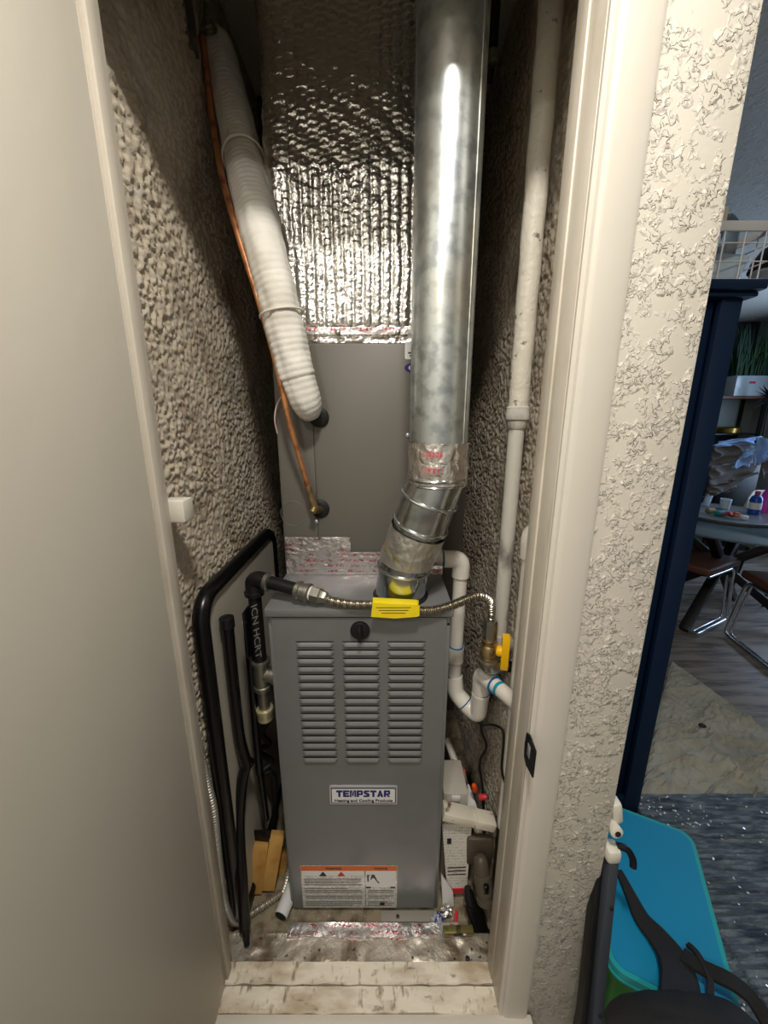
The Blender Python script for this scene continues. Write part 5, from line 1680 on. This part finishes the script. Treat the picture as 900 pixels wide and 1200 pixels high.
def cantilever_chair(label, front, ang, back=True):
    """front: floor point between the front corners; ang: direction the runners go back (radians)"""
    ch = thing('dining_chair', label, 'chair', (front.x, front.y, FL), 'cantilever dining chairs')
    bdir = Vector((math.cos(ang), math.sin(ang), 0)); sd = Vector((-bdir.y, bdir.x, 0))
    f = Vector((front.x, front.y, 0))
    hw = 0.21
    for s_ in (-1, 1):
        for off in (0.0,):
            b0 = f + sd * (hw + off) * s_
            pts = [b0 + bdir * 0.44 + Vector((0, 0, FL + 0.022)), b0 + Vector((0, 0, FL + 0.022)), b0 + bdir * 0.09 + Vector((0, 0, 0.40)), b0 + bdir * 0.46 + Vector((0, 0, 0.405))]
            tube('frame_tube', M_CHROME, ch, fillet(pts, 0.05, 6), 0.011, 12)
            tube('frame_tube', M_CHROME, ch, fillet([p + sd * s_ * -0.032 for p in pts], 0.05, 6), 0.008, 12)
    tube('cross_bar', M_CHROME, ch, [f + bdir * 0.44 + sd * hw + Vector((0, 0, FL + 0.022)), f + bdir * 0.44 - sd * hw + Vector((0, 0, FL + 0.022))], 0.010, 12)
    R = Matrix.Rotation(ang, 3, 'Z')
    MB().box(f + bdir * 0.27 + Vector((0, 0, 0.443)), (0.46, 0.46, 0.055), 0.018, R, seg=3).build('seat', M_BSEAT, ch)
    MB().box(f + bdir * 0.27 + Vector((0, 0, 0.411)), (0.42, 0.40, 0.010), 0.003, R).build('seat_pan', M_DWOOD, ch)
    if back:
        Rb = R @ Matrix.Rotation(0.18, 3, 'Y')
        MB().box(f + bdir * 0.52 + Vector((0, 0, 0.66)), (0.035, 0.44, 0.32), 0.014, Rb, seg=3).build('backrest', M_SHELL, ch)
        for s_ in (-1, 1):
            tube('back_post', M_CHROME, ch, [f + bdir * 0.46 + sd * 0.15 * s_ + Vector((0, 0, 0.42)), f + bdir * 0.50 + sd * 0.15 * s_ + Vector((0, 0, 0.55))], 0.010, 10)
    return ch


c2 = PZ(848, 745, FL)
e2 = PZ(900, 788, FL)
a2_ = math.atan2(e2.y - c2.y, e2.x - c2.x)
sd2 = Vector((-math.sin(a2_), math.cos(a2_), 0))
cantilever_chair('brown leather cantilever chair nearest the camera at the glass table', Vector((c2.x, c2.y, 0)) + sd2 * 0.21, a2_, back=False)
c1_ = PZ(851, 728, FL)
e1_ = PZ(795, 757, FL)
a1_ = math.atan2(e1_.y - c1_.y, e1_.x - c1_.x)
sd1 = Vector((-math.sin(a1_), math.cos(a1_), 0))
cantilever_chair('brown leather cantilever chair half hidden behind the navy cabinet', Vector((c1_.x, c1_.y, 0)) - sd1 * 0.21, a1_, back=False)
# cream shell chair on the far right
scx = P(902, 600, 3.15).x
shc = thing('shell_chair', 'cream shell chair with rounded back at the glass table', 'chair', (scx, 3.05, FL))
nu, nv = 24, 18
U, V = np.meshgrid(np.linspace(-1, 1, nu), np.linspace(0, 1, nv), indexing='ij')
prx = 0.22 * U * (1 - 0.30 * V ** 3)
Zs = 0.42 + 0.42 * V * (1 - 0.30 * U ** 4 * V)
Ys = 3.14 + 0.06 * V + 0.06 * (1 - U ** 2)
me = grid_mesh('shell', scx + prx, Ys, Zs)
o = link('shell', me, M_SHELL, shc, auto=False)
sm = o.modifiers.new('thick', 'SOLIDIFY'); sm.thickness = 0.015
MB().box((scx, 2.99, 0.41), (0.42, 0.38, 0.04), 0.015).build('seat', M_SHELL, shc)
for (dx_, dy_) in ((-0.17, -0.14), (0.17, -0.14), (-0.17, 0.16), (0.17, 0.16)):
    tube('leg', M_DWOOD, shc, [(scx + dx_ * 0.8, 2.99 + dy_ * 0.8, 0.40), (scx + dx_, 2.99 + dy_, FL + 0.001)], [0.014, 0.010], 10)

# ---- things on the table
TT = 0.7215
q = PZ(862, 606, TT)
o = lathe('round_tray', mat('grey_tray', (128, 130, 132), 0.35, 0.3), None, (2.62, 2.85, TT), (0, 0, 1), [(0, 0.32), (0.004, 0.335), (0.022, 0.345), (0.024, 0.34), (0.010, 0.32)], 48)
meta(o, 'large grey round tray on the glass table', 'tray')
TT2 = TT + 0.0115


def on_table(px, py, Y):
    p = P(px, py, Y)
    return p.x, Y


x_, y_ = on_table(884, 596, 2.85)
bt = thing('blue_bottle', 'blue plastic bottle with a pink cap on the table', 'bottle', (x_, y_, TT2))
lathe('bottle_body', mat('blue_bottle', (30, 78, 168), 0.2, spec=0.6), bt, (x_, y_, TT2), (0, 0, 1), [(0, 0.034), (0.004, 0.038), (0.11, 0.038), (0.135, 0.030), (0.145, 0.016), (0.155, 0.015)], 24)
lathe('bottle_cap', mat('pink_cap', (190, 70, 110), 0.4), bt, (x_, y_, TT2 + 0.150), (0, 0, 1), [(0, 0.017), (0.025, 0.017), (0.027, 0.014)], 20)
lathe('bottle_label', M_PAPER, bt, (x_, y_, TT2 + 0.04), (0, 0, 1), [(0, 0.0382), (0.0005, 0.0386), (0.05, 0.0386), (0.0505, 0.0382)], 24)
x_, y_ = on_table(899, 580, 2.90)
bt = thing('pink_bottle', 'magenta plastic bottle at the right end of the table', 'bottle', (x_ + 0.01, y_, TT))
lathe('bottle_body', mat('magenta_bottle', (206, 66, 168), 0.3), bt, (x_ + 0.01, y_, TT), (0, 0, 1), [(0, 0.032), (0.004, 0.036), (0.14, 0.036), (0.17, 0.030), (0.20, 0.014), (0.21, 0.012)], 24)
lathe('bottle_cap', M_PAPER, bt, (x_ + 0.01, y_, TT + 0.205), (0, 0, 1), [(0, 0.014), (0.02, 0.014), (0.022, 0.011)], 16)
x_, y_ = on_table(849, 595, 3.02)
cu_ = thing('white_cup', 'small pale blue cup on the grey tray', 'cup', (x_, y_, TT2))
lathe('cup_body', mat('pale_cup', (206, 222, 236), 0.35), cu_, (x_, y_, TT2), (0, 0, 1), [(0, 0.026), (0.003, 0.030), (0.078, 0.038), (0.080, 0.036), (0.010, 0.026), (0.009, 0.001)], 24)
x_, y_ = on_table(831, 598, 2.86)
o = lathe('wooden_spool', mat('tan_spool', (156, 128, 72), 0.5), None, (x_ - 0.02, y_, TT2 + 0.022), (1, 0.15, 0), [(0, 0.010), (0.008, 0.021), (0.060, 0.021), (0.068, 0.010)], 20)
meta(o, 'tan rounded spool lying on the grey tray', 'spool')
x_, y_ = on_table(846, 600, 2.80)
o = MB().box((x_, y_, TT2 + 0.018), (0.10, 0.05, 0.035), 0.012, Matrix.Rotation(0.2, 3, 'Z')).build('teal_pouch', mat('teal_cloth', (36, 150, 150), 0.7, bump=[('noise', 60, 0.5, 0.004)]), None)
meta(o, 'small teal pouch in front of the pale cup', 'pouch')
x_, y_ = on_table(857, 603, 2.74)
mb = MB()
rs_ = np.random.RandomState(5)
for k in range(16):
    a_ = rs_.uniform(0, 2 * PI); L_ = rs_.uniform(0.03, 0.07)
    p0 = Vector((x_, y_, TT2 + 0.012))
    p1 = p0 + Vector((math.cos(a_) * L_, math.sin(a_) * L_, rs_.uniform(0.0, 0.035)))
    mb.tube([p0, (p0 + p1) / 2 + Vector((0, 0, 0.008)), p1], [0.009, 0.010, 0.004], 6)
o = mb.build('ribbon_bow', mat('red_ribbon', (176, 48, 56), 0.5, var=((206, 170, 110), 30, 0.5, 0.56)), None)
meta(o, 'red and cream ribbon bow on the grey tray', 'bow')
x_, y_ = on_table(872, 606, 2.68)
o = MB().box((x_, y_, TT2 + 0.016), (0.045, 0.035, 0.030), 0.008).build('tissue', M_PAPER, None)
meta(o, 'small white box beside the blue bottle', 'box')
x_, y_ = on_table(830, 583, 3.10)
o = MB().box((x_, y_, TT2 + 0.055), (0.05, 0.02, 0.10), 0.004, Matrix.Rotation(0.2, 3, 'Y')).build('glass_block', mat('pale_block', (200, 220, 240), 0.2), None)
meta(o, 'pale upright card at the left of the table', 'card')

# ---- coat draped over a chair back beyond the table
cth = thing('draped_coat', 'grey and pale blue coat draped over a tall chair back', 'coat', P(865, 560, 3.35) * 1.0)
M_COAT = mat('grey_coat', (106, 100, 94), 0.85, bump=[('noise', 40, 0.5, 0.006)])
M_COATB = mat('pale_blue_lining', (150, 180, 220), 0.8, bump=[('noise', 40, 0.5, 0.006)])


def drape(name, m, corners, Y, parent, seed, amp=0.05, thick=0.012, nu=40, nv=26):
    c_ = [P(px, py, Y + dy) for (px, py, dy) in corners]
    U, V = np.meshgrid(np.linspace(0, 1, nu), np.linspace(0, 1, nv), indexing='ij')
    g = [None] * 3
    for ax in range(3):
        g[ax] = (1 - V) * ((1 - U) * c_[0][ax] + U * c_[1][ax]) + V * ((1 - U) * c_[3][ax] + U * c_[2][ax])
    f_ = np.abs(vnoise(U * 2.2 + V * 1.6 + 4, V * 1.8 - U * 1.2 + 4, seed) - 0.5) * 2
    g[1] = g[1] - amp * (1 - f_) ** 2 - amp * 0.25 * vnoise(U * 4, V * 4, seed + 1)
    o = link(name, grid_mesh(name, *g), m, parent, auto=False)
    sm = o.modifiers.new('thick', 'SOLIDIFY'); sm.thickness = thick
    return o


YQ = 3.30
drape('coat_shoulder', M_COATB, [(830, 524, 0), (878, 522, 0), (888, 511, 0.05), (838, 517, 0.05)], YQ, cth, 101)
drape('coat_back', M_COAT, [(826, 548, -0.02), (880, 534, -0.02), (880, 520, 0.04), (834, 523, 0.04)], YQ - 0.03, cth, 103)
drape('coat_lining', M_COATB, [(852, 548, -0.05), (872, 546, -0.05), (886, 522, 0), (870, 528, 0)], YQ - 0.06, cth, 105)
drape('coat_skirt', M_COAT, [(826, 568, -0.06), (868, 562, -0.06), (886, 542, 0), (828, 545, 0)], YQ - 0.10, cth, 107)
drape('coat_sleeve', M_COATB, [(880, 548, -0.06), (892, 540, -0.06), (897, 514, 0), (886, 512, 0)], YQ - 0.05, cth, 109)
drape('coat_hem', M_COAT, [(826, 580, -0.08), (850, 576, -0.08), (884, 552, -0.02), (826, 568, -0.02)], YQ - 0.12, cth, 111)
drape('coat_sleeve', M_COAT, [(888, 560, -0.06), (905, 548, -0.06), (912, 520, 0), (893, 530, 0)], YQ - 0.09, cth, 113)
tch = thing('tall_chair', 'dark tall backed chair under the draped coat', 'chair', (3.0, 3.42, FL))
xc = P(865, 560, 3.42).x
zt_ = P(865, 522, 3.42).z
MB().box((xc, 3.43, (0.45 + zt_) / 2), (0.36, 0.03, zt_ - 0.45), 0.012).build('backrest', M_DWOOD, tch)
MB().box((xc, 3.62, 0.44), (0.40, 0.38, 0.05), 0.012).build('seat', M_DWOOD, tch)
for dx_ in (-0.16, 0.16):
    for yy_ in (3.45, 3.78):
        tube('leg', M_DWOOD, tch, [(xc + dx_, yy_, FL + 0.001), (xc + dx_, yy_, 0.43)], 0.016, 10)

# ---- open shelf unit against the far wall
YS = 4.55
M_SHELFP = mat('black_shelf_metal', (22, 22, 24), 0.4)
M_SHELFW = mat('white_shelf', (190, 192, 190), 0.5)
sh = thing('shelf_unit', 'open shelf unit with black posts against the far wall', 'shelf', P(880, 600, YS))
sx0, sx1 = P(828, 508, YS).x, P(888, 508, YS).x
sh.location = ((sx0 + sx1) / 2, YS + 0.14, FL)
zA = P(860, 508, YS).z
zB = P(870, 464, YS).z
for xx in (sx0, sx1):
    for yy_ in (YS, YS + 0.28):
        box('post', M_SHELFP, sh, (xx - 0.016, xx + 0.016), (yy_ - 0.016, yy_ + 0.016), (FL + 0.001, zB + 0.02), 0.002)
box('shelf_board', M_SHELFP, sh, (sx0, sx1), (YS - 0.01, YS + 0.29), (zA - 0.016, zA), 0.002)
box('shelf_board', mat('brown_board', (110, 72, 54), 0.5), sh, (sx0, sx1 + 0.5), (YS - 0.01, YS + 0.29), (zB - 0.030, zB), 0.002)
box('shelf_board', M_SHELFP, sh, (sx0, sx1), (YS - 0.01, YS + 0.29), (0.50, 0.516), 0.002)
box('back_panel', M_FARW2, sh, (sx0, sx1 + 0.5), (YS + 0.29, YS + 0.30), (zA, zB - 0.03), 0.001)
q = P(858, 506, YS)
o = lathe('gold_bowl', mat('gold', (170, 140, 70), 0.3, 0.9), None, (q.x, YS + 0.06, zA), (0, 0, 1), [(0, 0.10), (0.01, 0.115), (0.06, 0.12), (0.075, 0.10), (0.078, 0.02)], 28)
meta(o, 'low gold bowl on the black shelf', 'bowl')
# planter with grass
pl0, pl1 = P(861, 455, YS).x, P(905, 455, YS).x
gp = thing('grass_planter', 'tall green grass plant in a glossy white box planter', 'potted plant', ((pl0 + pl1) / 2, YS + 0.08, zB))
zP = P(880, 440, YS).z
box('planter', mat('glossy_white', (186, 196, 200), 0.15, spec=0.7), gp, (pl0, pl1), (YS - 0.002, YS + 0.17), (zB + 0.0005, zP), 0.006)
box('planter_mark', M_RED, gp, (P(878, 448, YS).x, P(885, 448, YS).x), (YS - 0.006, YS - 0.001), (P(880, 449.5, YS).z, P(880, 447, YS).z), 0.001)
mb = MB()
rs_ = np.random.RandomState(21)
for k in range(170):
    bx_ = rs_.uniform(pl0 + 0.02, pl1 - 0.02); by_ = YS + rs_.uniform(0.02, 0.15)
    Hh = rs_.uniform(0.30, 0.86) * (P(880, 370, YS).z - zP) * 1.05
    lx = rs_.normal(0, 0.14) * Hh * 1.2; ly = rs_.normal(0, 0.10) * Hh
    pts = [Vector((bx_ + lx * t * t, by_ + ly * t * t, zP - 0.01 + Hh * t)) for t in (0, 0.35, 0.7, 1.0)]
    wdt = rs_.uniform(0.006, 0.010)
    mb.tube(pts, [wdt, wdt, wdt * 0.7, 0.001], 4, flat=0.3)
o = mb.build('grass_blades', mat('dark_grass', (34, 66, 40), 0.6, var=((60, 96, 56), 6, 0.5, 0.7)), gp)
o['kind'] = 'stuff'
# dark palm sprig at the right edge
sp0 = P(903, 468, 4.3)
pm = thing('palm_sprig', 'dark spiky palm leaves at the right edge before the shelf', 'plant', (sp0.x, sp0.y, FL))
tube('stem', M_SHELFP, pm, smooth([(sp0.x, sp0.y, FL + 0.30), (sp0.x + 0.02, sp0.y, 0.9), sp0], 6), 0.010, 8)
lathe('pot', mat('dark_pot', (40, 40, 44), 0.5), pm, (sp0.x, sp0.y, FL + 0.001), (0, 0, 1), [(0, 0.10), (0.01, 0.12), (0.30, 0.15), (0.31, 0.14), (0.29, 0.02)], 24)
for k in range(12):
    a_ = math.radians(110 + k * 22) if k < 6 else math.radians(-60 + k * 25)
    tip = sp0 + Vector((math.cos(a_) * 0.22, -0.05 + 0.02 * (k % 3), math.sin(a_) * 0.20))
    MB().tube([sp0, sp0.lerp(tip, 0.5) + Vector((0, 0, 0.01)), tip], [0.005, 0.014, 0.001], 5, flat=0.25).build('leaf', M_SHELFP, pm)
# black dome lamp
lq = P(900, 312, 2.2)
dl = thing('dome_lamp', 'black dome pendant lamp with a pale lip at the right edge', 'lamp', (lq.x + 0.02, 2.2, FL))
lathe('shade', M_BLACKP, dl, lq + Vector((0.03, 0, 0.10)), (-0.15, 0, -1), [(0, 0.02), (0.03, 0.06), (0.09, 0.085), (0.13, 0.088), (0.131, 0.080)], 28)
lathe('lip', M_PAPER, dl, lq + Vector((0.03, 0, 0.10)) + Vector((-0.15, 0, -1)).normalized() * 0.125, (-0.15, 0, -1), [(0, 0.070), (0.018, 0.076), (0.026, 0.06), (0.030, 0.02)], 24)
lc = lq + Vector((0.03, 0, 0.10))
tube('cord', M_BLACKP, dl, [lc, (lc.x, lc.y, CEIL - 0.01)], 0.004, 8)
lathe('ceiling_rose', M_BLACKP, dl, (lc.x, lc.y, CEIL), (0, 0, -1), [(0, 0.05), (0.015, 0.05), (0.025, 0.02)], 20)
